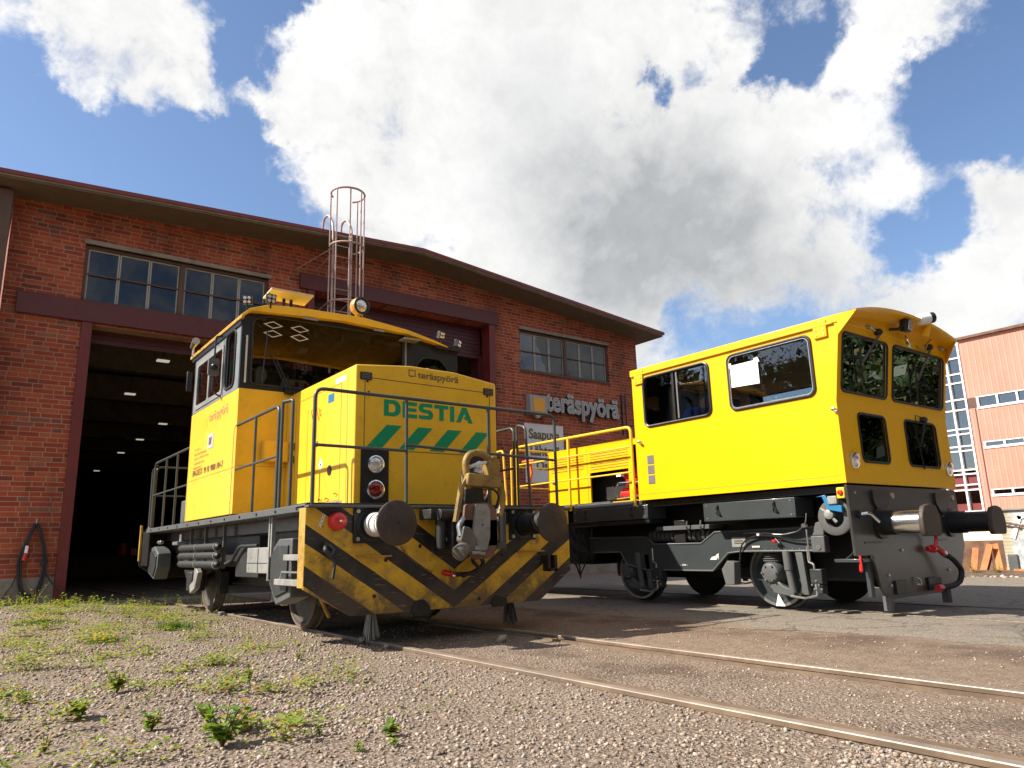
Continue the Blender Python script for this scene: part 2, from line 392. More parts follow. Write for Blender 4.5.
def glass(name, tint=(.5, .52, .5), boost=.10, rough=.0, wave=.0):
    m_, bb, p, out = mat(name); t = m_.node_tree; t.nodes.remove(p)
    tr = bb.n('ShaderNodeBsdfTransparent'); tr.inputs[0].default_value = c4(tint)
    gl = bb.n('ShaderNodeBsdfGlossy'); gl.inputs['Color'].default_value = (.95, .97, 1, 1); gl.inputs['Roughness'].default_value = rough
    if wave:
        nn = bb.bump(bb.noise(wpos(bb), 1.3, 2, .5), wave, .05); bb.set(gl.inputs['Normal'], nn)
    fr = bb.n('ShaderNodeFresnel'); fr.inputs[0].default_value = 1.5
    f = bb.m('ADD', bb.m('MULTIPLY', fr.outputs[0], 1.15), boost, clamp=True)
    mx = bb.n('ShaderNodeMixShader'); bb.set(mx.inputs[0], f); t.links.new(tr.outputs[0], mx.inputs[1]); t.links.new(gl.outputs[0], mx.inputs[2])
    t.links.new(mx.outputs[0], out.inputs[0]); return m_
M['glass_cab'] = glass('tinted_cab_glass', (.8, .82, .81), .0, wave=.01)
M['glass_old'] = glass('dark_old_cab_glass', (.6, .61, .58), .0, wave=.012)
M['glass_bld'] = glass('workshop_window_glass', (.3, .32, .35), .0, wave=.03)
M['glass_far'] = glass('office_window_glass', (.25, .3, .3), .12, wave=.1)
def lens_mat(name, col, rough=.08):
    m_, bb, p, out = mat(name); P = wpos(bb)
    v = bb.vor(P, 60); bb.set(p.inputs['Base Color'], bb.mix(bb.mr(v, 0, .6), tuple(x*.5 for x in col), col))
    p.inputs['Roughness'].default_value = rough; p.inputs['Coat Weight'].default_value = 1
    p.inputs['Metallic'].default_value = .55
    bb.set(p.inputs['Normal'], bb.bump(v, .35, .006)); return m_
M['lens'] = lens_mat('clear_lamp_lens', (.75, .75, .72))
M['lens_red'] = lens_mat('red_lamp_lens', (.28, .01, .01))
m_, bb, p, out = mat('lit_tube'); p.inputs['Base Color'].default_value = (.9, .9, .8, 1); p.inputs['Emission Color'].default_value = (1, .93, .75, 1); p.inputs['Emission Strength'].default_value = .15; M['lamp_lit'] = m_

# brick in Flemish bond
def brick_mat(name, axis='X', course=.1, period=.56, cols=None, mortar=(.34, .21, .13), fade=0):
    m_, bb, p, out = mat(name); P = wpos(bb); s = bb.xyz(P)
    u = s[0] if axis == 'X' else s[1]; z = s[2]
    zz = bb.m('DIVIDE', z, course); row = bb.m('FLOOR', zz); fz = bb.m('SUBTRACT', zz, row)
    rw = bb.m('MULTIPLY', bb.m('FRACT', bb.m('MULTIPLY', row, .5)), 2)
    jit = bb.n('ShaderNodeTexWhiteNoise', noise_dimensions='1D'); bb.set(jit.inputs['W'], row)
    uu = bb.m('ADD', bb.m('ADD', bb.m('DIVIDE', u, period), bb.m('MULTIPLY', rw, .5)), bb.m('MULTIPLY', jit.outputs[0], .5))
    cell = bb.m('FLOOR', uu); fu = bb.m('SUBTRACT', uu, cell)
    hd = bb.m('GREATER_THAN', fu, .655)
    lo = bb.m('MINIMUM', bb.m('ABSOLUTE', bb.m('SUBTRACT', fu, .655)), bb.m('MINIMUM', fu, bb.m('SUBTRACT', 1, fu)))
    du = bb.m('MULTIPLY', lo, period); dz = bb.m('MULTIPLY', bb.m('MINIMUM', fz, bb.m('SUBTRACT', 1, fz)), course)
    wn = bb.noise(P, 22, 4, .6)
    dd = bb.m('ADD', bb.m('MINIMUM', du, dz), bb.m('MULTIPLY', bb.m('SUBTRACT', wn, .5), .009))
    face = bb.mr(dd, .006, .0115)
    wnn = bb.n('ShaderNodeTexWhiteNoise', noise_dimensions='3D'); bb.set(wnn.inputs['Vector'], bb.comb(cell, row, hd))
    cols = cols or [(0, (.11, .03, .022)), (.1, (.22, .036, .017)), (.4, (.31, .048, .02)), (.65, (.36, .062, .024)), (.88, (.41, .088, .03)), (.97, (.27, .1, .055)), (1, (.12, .05, .04))]
    cb = bb.ramp(wnn.outputs[0], cols)
    cb = bb.mix(bb.mr(bb.noise(P, 14, 6, .65), .35, .7, 0, .45), cb, (.2, .04, .02))
    drip = bb.n('ShaderNodeTexNoise'); bb.set(drip.inputs['Vector'], bb.vm('MULTIPLY', P, (2.2, 2.2, .25))); drip.inputs['Scale'].default_value = 1.0; drip.inputs['Detail'].default_value = 7
    big = bb.m('MULTIPLY', bb.mr(bb.noise(P, .7, 5, .6), .3, .7, .8, 1.12), bb.mr(drip.outputs[0], .42, .7, 1.05, .72))
    c = bb.mix(face, mortar, cb); c = bb.mix(1, c, bb.comb(big, big, big), 'MULTIPLY')
    bb.set(p.inputs['Base Color'], c); p.inputs['Roughness'].default_value = .85
    h = bb.m('ADD', face, bb.m('MULTIPLY', bb.noise(P, 70, 4, .7), .35)); bb.set(p.inputs['Normal'], bb.bump(h, .7, .012))
    return m_
M['brick'] = brick_mat('red_brick_flemish', 'X')
M['brick_side'] = brick_mat('red_brick_flemish_side', 'Y')

# ================================================================== GROUND
def sstep(a, b_, x):
    t = np.clip((x-a)/(b_-a), 0, 1); return t*t*(3-2*t)
def vnoise(x, y, s, seed):
    rs = np.random.RandomState(seed); g_ = rs.rand(64, 64)
    X = np.asarray(x)/s; Y = np.asarray(y)/s; xi = np.floor(X).astype(int); yi = np.floor(Y).astype(int); fx = X-xi; fy = Y-yi
    fx = fx*fx*(3-2*fx); fy = fy*fy*(3-2*fy); a = lambda i, j: g_[(xi+i) % 64, (yi+j) % 64]
    return (a(0,0)*(1-fx)+a(1,0)*fx)*(1-fy)+(a(0,1)*(1-fx)+a(1,1)*fx)*fy-.5
TRK1, TRK2 = 4.27, 9.8
def gz(x, y):
    x = np.asarray(x, float); y = np.asarray(y, float)
    d1 = np.abs(x-TRK1)
    base = -.035 + .0*x
    left = sstep(1.3, 2.6, TRK1-x)                     # gravel bank on the left
    bank = left*(.05 + .11*sstep(9, 14.2, y)*(1-sstep(14.9, 17.2, y)))
    nz = vnoise(x, y, .9, 1)*.05 + vnoise(x, y, .35, 2)*.022
    rough = sstep(-.2, .5, 7.2-x)*(1-sstep(17, 18, y))*(1-sstep(60, 80, np.abs(x)+np.abs(y)))
    edge = sstep(.72, 1.1, d1)*.6+.4
    return base + bank + nz*rough*edge*(.45+.55*left)
def axis_pts(lo, hi, dense):
    out = [lo]
    return out
gx = np.unique(np.concatenate([[-1500, -600, -250, -100, -50, -25, -14], np.arange(-10, -3, .5), np.arange(-3, 8, .09), np.arange(8, 22, .5), [24, 30, 45, 80, 150, 300, 700, 1500]]))
gy = np.unique(np.concatenate([[-1500, -600, -200, -80, -40, -20, -10], np.arange(-6, .5, .5), np.arange(.5, 12, .09), np.arange(12, 19, .15), np.arange(19, 22, .5), [25, 35, 60, 120, 300, 700, 1500]]))
GX, GY = np.meshgrid(gx, gy, indexing='ij'); GZ = gz(GX, GY)
nx_, ny_ = GX.shape
idx = np.arange(nx_*ny_).reshape(nx_, ny_)
me = bpy.data.meshes.new('ground')
me.from_pydata(np.stack([GX.ravel(), GY.ravel(), GZ.ravel()], 1).tolist(), [], np.stack([idx[:-1,:-1].ravel(), idx[1:,:-1].ravel(), idx[1:,1:].ravel(), idx[:-1,1:].ravel()], 1).tolist())
me.polygons.foreach_set('use_smooth', [True]*len(me.polygons))
ground = bpy.data.objects.new('ground', me); C.objects.link(ground); struct(ground)
m_, bb, p, out = mat('gravel_ground'); P = wpos(bb); s = bb.xyz(P)
warp = bb.m('MULTIPLY', bb.m('SUBTRACT', bb.noise(P, 1.1, 6, .65), .5), 2.2)
v1 = bb.vor(P, 42, 'Color'); v1d = bb.vor(P, 42); v2d = bb.vor(P, 90); v2 = bb.vor(P, 90, 'Color')
g1 = bb.xyz(v1)[0]; g2 = bb.xyz(v2)[1]
stone = bb.ramp(g1, [(0, (.14, .105, .08)), (.3, (.25, .19, .14)), (.6, (.34, .26, .195)), (.85, (.42, .33, .255)), (1, (.27, .25, .22))])
stone = bb.mix(bb.mr(v1d, .25, .75, 0, .75), stone, (.1, .072, .052))
fine = bb.ramp(g2, [(0, (.15, .11, .08)), (.5, (.22, .165, .12)), (1, (.3, .24, .19))])
dirt = bb.mix(bb.mr(bb.noise(P, 9, 7, .7), .3, .7), (.13, .085, .055), (.25, .18, .125))
# dirt between the rails and beside the asphalt
k1 = bb.mr(bb.m('ADD', s[0], warp), 3.4, 5.6)
k2 = bb.m('MULTIPLY', bb.mr(bb.noise(P, 2.3, 7, .7), .42, .6), .7)
inz = bb.m('MAXIMUM', bb.m('MULTIPLY', k1, .8), bb.m('MULTIPLY', k2, .45), clamp=True)
c = bb.mix(.35, stone, fine); c = bb.mix(inz, c, bb.mix(bb.mr(bb.noise(P, 30, 5, .7), .45, .6), dirt, fine))
oil = bb.m('MULTIPLY', bb.mr(bb.m('ABSOLUTE', bb.m('SUBTRACT', s[0], 6.75)), .15, 1.1, 1, 0), bb.mr(bb.noise(P, 1.7, 6, .65), .35, .65))
oil2 = bb.m('MULTIPLY', bb.mr(bb.m('ABSOLUTE', bb.m('SUBTRACT', s[0], 4.3)), .3, 1.0, 1, 0), bb.mr(bb.noise(P, 1.3, 6, .65), .45, .7, 0, .75))
c = bb.mix(bb.m('MAXIMUM', bb.m('MULTIPLY', oil, .7), oil2), c, (.085, .056, .038))
bb.set(p.inputs['Base Color'], c); p.inputs['Roughness'].default_value = .95; p.inputs['Specular IOR Level'].default_value = .2
h = bb.m('ADD', bb.m('MULTIPLY', bb.m('SUBTRACT', 1, v1d), bb.mr(inz, 0, 1, 1, .3)), bb.m('MULTIPLY', bb.noise(P, 60, 5, .7), .5))
bb.set(p.inputs['Normal'], bb.bump(h, .9, .018)); me.materials.append(m_)

# asphalt yard, ragged edge towards the gravel
def edge_x(y): return 6.95 + .28*float(vnoise(y, 3.3, 1.3, 5))*2 + .12*float(vnoise(y, 7.1, .3, 6))*2 + .35*math.exp(-((y-2.5)/2.2)**2)
mb = MB(); ys = list(np.arange(-2, 17.2, .12)); vs = []; fs = []
for y in ys:
    e = edge_x(y); vs += [(e, y, -.034), (e+.25, y, -.027), (18.4, y, -.026)]
for i in range(len(ys)-1): a = 3*i; fs += [(a, a+1, a+4, a+3), (a+1, a+2, a+5, a+4)]
mb.add(vs, fs); mb.add([(8, -60, -.026), (18.4, -60, -.026), (18.4, -2, -.026), (8, -2, -.026)], [(0,1,2,3)])
mb.add([(19.6, 17.2, -.026), (19.6, 40, -.026), (26, 40, -.026), (26, 17.2, -.026)], [(0,1,2,3)])
m_, bb, p, out = mat('asphalt'); P = wpos(bb)
sp = bb.xyz(bb.vor(P, 95, 'Color'))[0]; s = bb.xyz(P)
c = bb.ramp(sp, [(0, (.12, .1, .078)), (.6, (.2, .172, .135)), (1, (.34, .3, .24))])
c = bb.mix(bb.mr(bb.noise(P, 1.6, 7, .65), .35, .7, 0, .5), c, (.23, .185, .135))
wp = bb.m('ADD', s[0], bb.m('MULTIPLY', bb.noise(P, 1.4, 6, .65), 1.6))
c = bb.mix(bb.mr(wp, 7.5, 8.05, .8, 0), c, (.16, .11, .075))
c = bb.mix(bb.mr(bb.noise(P, .8, 7, .7, .6), .56, .64, 0, .35), c, (.07, .062, .055))
crk = bb.vor(bb.vm('ADD', P, bb.vm('MULTIPLY', bb.noise(P, 3, 4, .6, 0, 1), (.5, .5, .5))), .75, 'Distance', 'DISTANCE_TO_EDGE')
c = bb.mix(bb.mr(crk, .004, .012, .6, 0), c, (.05, .042, .035))
bb.set(p.inputs['Base Color'], c); p.inputs['Roughness'].default_value = .9; p.inputs['Specular IOR Level'].default_value = .25
bb.set(p.inputs['Normal'], bb.bump(bb.m('ADD', sp, bb.m('MULTIPLY', bb.mr(crk, .004, .02), 1.5)), .5, .006))
struct(obj('asphalt_yard', mb, m_, smooth=False))

# loose stones of the gravel: uncountable
def scatter(nst, fx, fy, size, seed):
    rs = np.random.RandomState(seed)
    ico = bmesh.new(); bmesh.ops.create_icosphere(ico, subdivisions=1, radius=1)
    bv = np.array([v.co[:] for v in ico.verts]); bf = np.array([[v.index for v in f.verts] for f in ico.faces]); ico.free()
    x, y, sz = fx(rs, nst), fy(rs, nst), size(rs, nst)
    return x, y, sz, bv, bf, rs
def pebbles(name, x, y, sz, rs, mat_, flat=.6):
    ico = bmesh.new(); bmesh.ops.create_icosphere(ico, subdivisions=1, radius=1)
    bv = np.array([v.co[:] for v in ico.verts]); bf = np.array([[v.index for v in f.verts] for f in ico.faces]); ico.free()
    n = len(x); nv, nf = len(bv), len(bf)
    V = bv[None]*(1+rs.uniform(-.4, .34, (n, nv, 1)))
    V = V*np.stack([rs.uniform(.8, 1.3, n), rs.uniform(.6, 1, n), rs.uniform(.45, .85, n)], 1)[:, None]*sz[:, None, None]
    a = rs.uniform(0, 6.28, n); t = rs.uniform(-.5, .5, n)
    ct, st = np.cos(t), np.sin(t); X1 = V[..., 0]*ct[:, None]+V[..., 2]*st[:, None]; Z1 = -V[..., 0]*st[:, None]+V[..., 2]*ct[:, None]
    ca, sa = np.cos(a), np.sin(a); X2 = X1*ca[:, None]-V[..., 1]*sa[:, None]; Y2 = X1*sa[:, None]+V[..., 1]*ca[:, None]
    P_ = np.stack([X2+x[:, None], Y2+y[:, None], Z1+(gz(x, y)+sz*.22)[:, None]], -1).reshape(-1, 3)
    Fc = (bf[None]+np.arange(n)[:, None, None]*nv).reshape(-1, 3)
    me = bpy.data.meshes.new(name); me.vertices.add(len(P_)); me.vertices.foreach_set('co', P_.ravel())
    me.loops.add(Fc.size); me.loops.foreach_set('vertex_index', Fc.ravel().astype(np.int32))
    me.polygons.add(len(Fc)); me.polygons.foreach_set('loop_start', (np.arange(len(Fc))*3).astype(np.int32))
    me.update(); me.validate(); me.materials.append(mat_)
    o = bpy.data.objects.new(name, me); C.objects.link(o); return o
m_, bb, p, out = mat('gravel_stones'); geo = bb.n('ShaderNodeNewGeometry')
c = bb.ramp(geo.outputs['Random Per Island'], [(0, (.15, .12, .09)), (.2, (.26, .195, .145)), (.45, (.34, .26, .195)), (.7, (.41, .325, .25)), (.88, (.48, .41, .335)), (.95, (.27, .255, .235)), (1, (.37, .22, .155))])
c = bb.mix(bb.mr(bb.noise(geo.outputs['Position'], 90, 4, .7), .35, .7, 0, .4), c, (.2, .15, .12))
bb.set(p.inputs['Base Color'], c); p.inputs['Roughness'].default_value = .9; p.inputs['Specular IOR Level'].default_value = .25
bb.set(p.inputs['Normal'], bb.bump(bb.noise(geo.outputs['Position'], 160, 3, .6), .5, .003))
M['stone'] = m_
rs = np.random.RandomState(11)
N_ = 135000
ang = rs.uniform(YAW-R(42), YAW+R(42), N_); dist = 1.45*np.exp(rs.uniform(0, 1, N_)*2.36)
sx_, sy_ = np.sin(ang)*dist, np.cos(ang)*dist
sz_ = (.0036+.0085*rs.rand(N_)**3)*(1+.09*dist)
edge_clear = (np.abs(np.abs(sx_-TRK1)-.77) > .055)
keep = (sx_ < 5.05+rs.uniform(-.1, .1, N_)) | (rs.rand(N_) < np.where(sx_ < 6.9, .16, .008))
keep &= edge_clear & (sy_ < 14.5)
keep &= rs.rand(N_) < np.clip(.75+2.2*(vnoise(sx_, sy_, .8, 61)+.5*vnoise(sx_, sy_, .3, 62)), .3, 1)
inner = (sx_ > 3.5) & (sx_ < 5.05); keep &= (~inner) | (rs.rand(N_) < .38)
sx_, sy_, sz_ = sx_[keep], sy_[keep], sz_[keep]; sz_ = np.where(sx_ > 3.5, sz_*.62, sz_)
st = pebbles('gravel_stones', sx_, sy_, sz_, rs, M['stone']); stuff(st)
tag(st, 'loose pinkish gravel stones covering the ground in front of the locomotives', 'gravel')

# ------------------------------------------------------------------ rails
def rail(x, y0, y1, label, zt=0.0):
    t = thing('rail', label, 'rail', (x, (y0+y1)/2, zt-.14), 'rails of the two tracks')
    web = [(x-.062, zt-.14), (x+.062, zt-.14), (x+.06, zt-.125), (x+.012, zt-.11), (x+.01, zt-.05), (x+.035, zt-.03), (x+.035, zt-.006), (x-.035, zt-.006), (x-.035, zt-.03), (x-.01, zt-.05), (x-.012, zt-.11), (x-.06, zt-.125)]
    obj('rail_web', MB().prism(web, 'Y', y0, y1), M['rail_side'], t)
    obj('rail_head', MB().prism([(x-.033, zt-.006), (x+.033, zt-.006), (x+.03, zt), (x-.03, zt)], 'Y', y0, y1), M['rail_head' if zt == 0 else 'rail_dark'], t)
    return t
rail(TRK1-.77, -4, 60, 'rusty rail on the gravel, nearest the camera, under the near wheels of the striped locomotive')
rail(TRK1+.77, -4, 60, 'second rail from the camera, under the far wheels of the striped locomotive')
rail(TRK2-.77, -10, 60, 'rail let into the asphalt under the near wheels of the plough locomotive', -.012)
rail(TRK2+.77, -10, 60, 'farthest rail, let into the asphalt beyond the grey plough plate', -.012)
# guard flat bars beside track 1 (brown band next to the head)
mb = MB(); mb.box(TRK1-.64, TRK1-.60, -4, 7.4, -.06, -.018); tag(obj('guard_bar', mb, M['rail_side']), 'low rusty flat bar running just inside the nearest rail', 'guard rail')
mb = MB(); mb.box(TRK1+.60, TRK1+.64, -4, 8.2, -.06, -.018); tag(obj('guard_bar', mb, M['rail_side']), 'low rusty flat bar running just inside the second rail', 'guard rail')

# ================================================================== BRICK WORKSHOP
FY = 17.5
ws = thing('brick_workshop', 'large red brick workshop with two tall maroon framed doorways and a low pitched roof', 'building', (9.56, FY, -.1))
X0, X1, XA = .25, 18.88, 9.56
def eave(x): return 8.86 - (.056*(XA-x) if x < XA else .092*(x-XA))      # underside line at the wall
D1 = (1.9, 6.35, 5.8); D2 = (6.75, 12.4, 7.52)
win1 = (1.63, 5.66, 6.3, 7.62); win2 = (13.6, 17.48, 6.25, 7.58)
outl = [(X0, .53), (D1[0]-.2, .53), (D1[0]-.2, D1[2]), (D1[1]+.1, D1[2]), (D1[1]+.1, -.3), (D2[0]-.1, -.3), (D2[0]-.1, D2[2]), (D2[1]+.2, D2[2]), (D2[1]+.2, .53), (X1, .53), (X1, eave(X1)), (XA, eave(XA)), (X0, eave(X0))]
holes = [[(a, c_), (b_, c_), (b_, d), (a, d)] for a, b_, c_, d in (win1, win2)]
mb = MB().plate((0, FY, 0), *FRONT, outl, holes, .4)
obj('front_wall', mb, M['brick'], ws, smooth=False)
mb = MB().box(X0, X0+.4, FY+.4, 70, -.3, 8.0); mb.box(X1-.4, X1, FY+.4, 70, -.3, 8.0)
obj('side_wall', mb, M['brick_side'], ws, smooth=False)
mb = MB(); mb.box(X0-.02, D1[0]-.2, FY-.02, FY+.4, -.4, .53); mb.box(D2[1]+.2, X1+.02, FY-.02, FY+.4, -.4, .53)
obj('plinth', mb, M['concrete'], ws, bevel=.01)
# roof : slab with overhang, red metal edge
OV = .95
def slope_poly(z_off, th, xa=X0-.45, xb=X1+.42):
    f_ = lambda x: eave(x)+z_off
    return [(xa, f_(xa)), (XA, f_(XA)), (xb, f_(xb)), (xb, f_(xb)+th), (XA, f_(XA)+th), (xa, f_(xa)+th)]
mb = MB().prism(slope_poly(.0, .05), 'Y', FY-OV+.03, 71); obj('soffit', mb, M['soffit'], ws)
mb = MB().prism(slope_poly(.05, .02, X0-.46, X1+.43), 'Y', FY-OV+.0, FY-OV+.12); obj('fascia_board', mb, M['pale_frame'], ws)
mb = MB().prism(slope_poly(.07, .09, X0-.5, X1+.46), 'Y', FY-OV-.04, 71); rf = obj('roof', mb, M['fascia'], ws)
# dark side pier at the left corner (next building's concrete return)
mb = MB().box(-.22, X0-.03, FY-.55, FY+.05, 3.0, 8.25); pier = obj('corner_pier', mb, M['wood_brown'], ws, bevel=.01)
def wbeam(x0, x1, z0, z1, name='door_beam'):
    return obj(name, MB().box(x0, x1, FY-.09, FY-.003, z0, z1), M['maroon'], ws, bevel=.008)
wbeam(.5, 6.42, 5.84, 6.3); wbeam(6.44, 12.72, 7.53, 7.94)
def post(x0, x1, z1):
    return obj('door_post', MB().box(x0, x1, FY-.06, FY+.36, -.2, z1), M['maroon_red'], ws, bevel=.008)
post(1.70, 1.9, 5.84); post(6.36, 6.54, 5.84); post(6.66, 6.85, 7.53); post(12.4, 12.62, 7.53)
obj('door_threshold', MB().box(1.9, 6.36, FY-.25, FY+.5, -.3, -.02).box(6.85, 12.4, FY-.25, FY+.5, -.3, -.02), M['concrete'], ws, bevel=.01)
# raised roller shutters
mb = MB()
for k in range(9): mb.box(6.86, 12.39, FY+.42, FY+.46, 6.52+k*.112, 6.52+k*.112+.108)
obj('roller_door', mb, M['maroon_dark'], ws, bevel=.006)
obj('door_jamb', MB().box(12.28, 12.4, FY+.37, FY+.8, -.2, 6.6), M['maroon_dark'], ws)
mb = MB()
for k in range(3): mb.box(1.91, 6.35, FY+.42, FY+.46, 5.5+k*.112, 5.5+k*.112+.108)
obj('roller_door', mb, M['maroon_dark'], ws, bevel=.006)
# windows
def bwindow(x0, x1, z0, z1):
    obj('lintel', MB().box(x0-.04, x1+.06, FY-.05, FY+.12, z1, z1+.1), M['concrete'], ws, bevel=.008)
    mb = MB(); t = .07
    for a, b_, c_, d in ((x0, x1, z1-t, z1), (x0, x1, z0, z0+t), (x0, x0+t, z0+t, z1-t), (x1-t, x1, z0+t, z1-t)): mb.box(a, b_, FY+.06, FY+.2, c_, d)
    xm = (x0+x1)/2; mb.box(xm-.06, xm+.06, FY+.05, FY+.2, z0+t, z1-t)
    wf = obj('window', mb, M['wood_brown'], ws, bevel=.006)
    obj('sill', MB().box(x0-.03, x1+.03, FY-.04, FY+.06, z0-.05, z0), M['wood_brown'], wf, bevel=.005)
    zm = z0+(z1-z0)*.5
    mb = MB(); mp = MB(); gb = MB()
    for a, b_ in ((x0+t, xm-.06), (xm+.06, x1-t)):
        wdt = (b_-a)/3
        for k in range(3):
            l, r_ = a+k*wdt, a+(k+1)*wdt
            for q0, q1 in ((l+.005, l+.035), (r_-.035, r_-.005)): mp.box(q0, q1, FY+.1, FY+.15, z0+t+.005, z1-t-.005)
            mp.box(l+.035, r_-.035, FY+.1, FY+.15, z1-t-.035, z1-t-.005)
        mb.box(a, b_, FY+.085, FY+.1, zm-.018, zm+.018)
        gb.box(a, b_, FY+.125, FY+.13, z0+t, z1-t)
    obj('casement', mp, M['pale_frame'], wf, bevel=.003); obj('glazing_bar', mb, M['wood_brown'], wf)
    obj('pane', gb, M['glass_bld'], wf, smooth=False)
bwindow(*win1); bwindow(*win2)
# interior of the hall
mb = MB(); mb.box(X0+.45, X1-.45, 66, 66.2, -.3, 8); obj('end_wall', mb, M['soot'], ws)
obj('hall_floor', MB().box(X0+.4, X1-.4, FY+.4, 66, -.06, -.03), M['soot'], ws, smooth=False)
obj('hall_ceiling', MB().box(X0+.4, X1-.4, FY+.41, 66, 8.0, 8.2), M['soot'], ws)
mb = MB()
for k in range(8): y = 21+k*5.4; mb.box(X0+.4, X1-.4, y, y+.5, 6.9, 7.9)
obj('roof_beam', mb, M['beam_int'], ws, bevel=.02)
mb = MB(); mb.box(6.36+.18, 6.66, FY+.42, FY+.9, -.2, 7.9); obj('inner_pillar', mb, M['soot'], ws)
# lit lamps in the hall
def hall_lamp(x, y, label):
    t = thing('hall_lamp', label, 'lamp', (x, y, 6.78), 'lit lamps hanging in the dark hall')
    obj('lamp_housing', MB().box(x-.2, x+.2, y-.12, y+.12, 6.85, 6.9), M['grey_light'], t)
    obj('lamp_diffuser', MB().box(x-.18, x+.18, y-.1, y+.1, 6.8, 6.85), M['lamp_lit'], t, bevel=.01)
    obj('suspension_rod', MB().cyl((x, y, 6.9), (x, y, 7.6), .012, n=6), M['dark'], t)
names = ['highest', 'second highest', 'third highest', 'fourth highest', 'fifth highest', 'lowest']
for (x, y, nm) in ((4.65, 24.2, 0), (4.72, 30.0, 1), (7.2, 36.4, 2), (7.26, 42, 3), (7.35, 48, 4), (7.6, 59, 5)):
    hall_lamp(x, y, f'small lit hall lamp seen through the left doorway, {names[nm]} of the six')
# things inside the dark hall
tb = thing('workbench', 'dim workbench with red machine parts deep inside the left doorway', 'workbench', (6.2, 40, -.03))
obj('bench_top', MB().box(4.4, 8.2, 39.6, 40.6, .8, .9), M['soot'], tb); obj('bench_base', MB().box(4.5, 8.1, 39.7, 40.5, -.03, .8), M['soot'], tb)
obj('machine_part', MB().cyl((6.6, 40, .9), (6.6, 40, 1.5), .25).box(6.9, 7.4, 39.8, 40.3, .9, 1.25), M['red'], tb, bevel=.02)

# roof access ladder with safety cage
LX0, LX1, LY = 6.86, 7.36, FY-1.12
ld = thing('roof_ladder', 'tall galvanised roof ladder with a hooped safety cage on the brick facade', 'ladder', (7.1, LY, 3.5))
mb = MB()
for x in (LX0, LX1):
    mb.tube([(x, LY, 3.6), (x, LY, 8.95), (x-.02, LY+.25, 9.35), (x-.04, LY+.55, 9.35), (x-.04, LY+.62, 9.0)], .03, 8, rad=.15)
obj('ladder_rail', mb, M['ladder'], ld)
mb = MB()
for k in range(18): mb.cyl((LX0, LY, 3.8+k*.29), (LX1, LY, 3.8+k*.29), .013, n=8)
obj('rung', mb, M['ladder'], ld)
def hoop(z, r=.4):
    cx = (LX0+LX1)/2; pts = []
    for k in range(19):
        t = R(-12 - 156*k/18) if False else R(215+290*(k-9)/18-35+90); pts.append((cx+r*1.02*math.cos(t), LY-.28+r*math.sin(t), z))
    return pts
for z in (5.3, 6.8, 8.3, 9.75):
    cx = (LX0+LX1)/2; pts = [(cx+.42*math.sin(R(a)), LY-.28-.42*math.cos(R(a)), z) for a in range(-140, 141, 14)]
    mb = MB(); mb.tube(pts, .026, 6); obj('cage_hoop', mb, M['ladder'], ld)
mb = MB()
for a in (-115, -62, -15, 28, 75, 120): x = cx+.42*math.sin(R(a)); y = LY-.28-.42*math.cos(R(a)); mb.tube([(x, y, 5.3), (x, y, 9.75)], .018, 6)
obj('cage_bar', mb, M['ladder'], ld)
mb = MB()
for z in (4.5, 7.0, 8.2):
    for x in (LX0, LX1): mb.tube([(x, LY, z), (x, FY, z-.12)], .014, 6)
mb.tube([(LX0-.0, LY, 8.35), (LX0-.55, FY, 8.0)], .012, 6)
obj('wall_bracket', mb, M['ladder'], ld)

# cable coil on the wall
cc = thing('cable_coil', 'black coiled cable hanging from a hook beside the left door post', 'cable', (1.3, FY-.1, .1))
mb = MB(); rr_ = random.Random(3)
for k in range(9):
    a = .2+rr_.uniform(-.03, .04); zc = .84+rr_.uniform(-.03, .02); hgt = .7+rr_.uniform(-.05, .05)
    pts = []
    for i in range(28):
        t = 2*math.pi*i/28; wd = a*(1.0-.5*max(0, math.cos(t))); pts.append((1.29+wd*math.sin(t), FY-.13+.02*rr_.uniform(-1, 1)+k*.006, zc+hgt*math.cos(t)))
    mb.tube(pts, .022, 6, closed=True)
obj('cable_loop', mb, M['rubber'], cc)
mb = MB().tube([(1.15, FY-.06, .9), (1.0, FY-.08, .4), (.78, FY-.06, 0)], .01, 6); mb.tube([(1.42, FY-.1, .8), (1.62, FY-.12, .45), (1.95, FY-.2, .05)], .016, 6, rad=.1)
obj('loose_end', mb, M['rubber'], cc)
mb = MB().tube([(1.28, FY, 1.62), (1.28, FY-.16, 1.58), (1.28, FY-.18, 1.66)], .015, 6); obj('hook', mb, M['steel'], cc)
obj('plug', MB().cyl((1.16, FY-.16, 1.0), (1.14, FY-.16, .86), .035, .04, n=12), M['red'], cc)
obj('plug_sleeve', MB().cyl((1.17, FY-.16, 1.14), (1.16, FY-.16, 1.0), .028, .03, n=12), M['white'], cc)

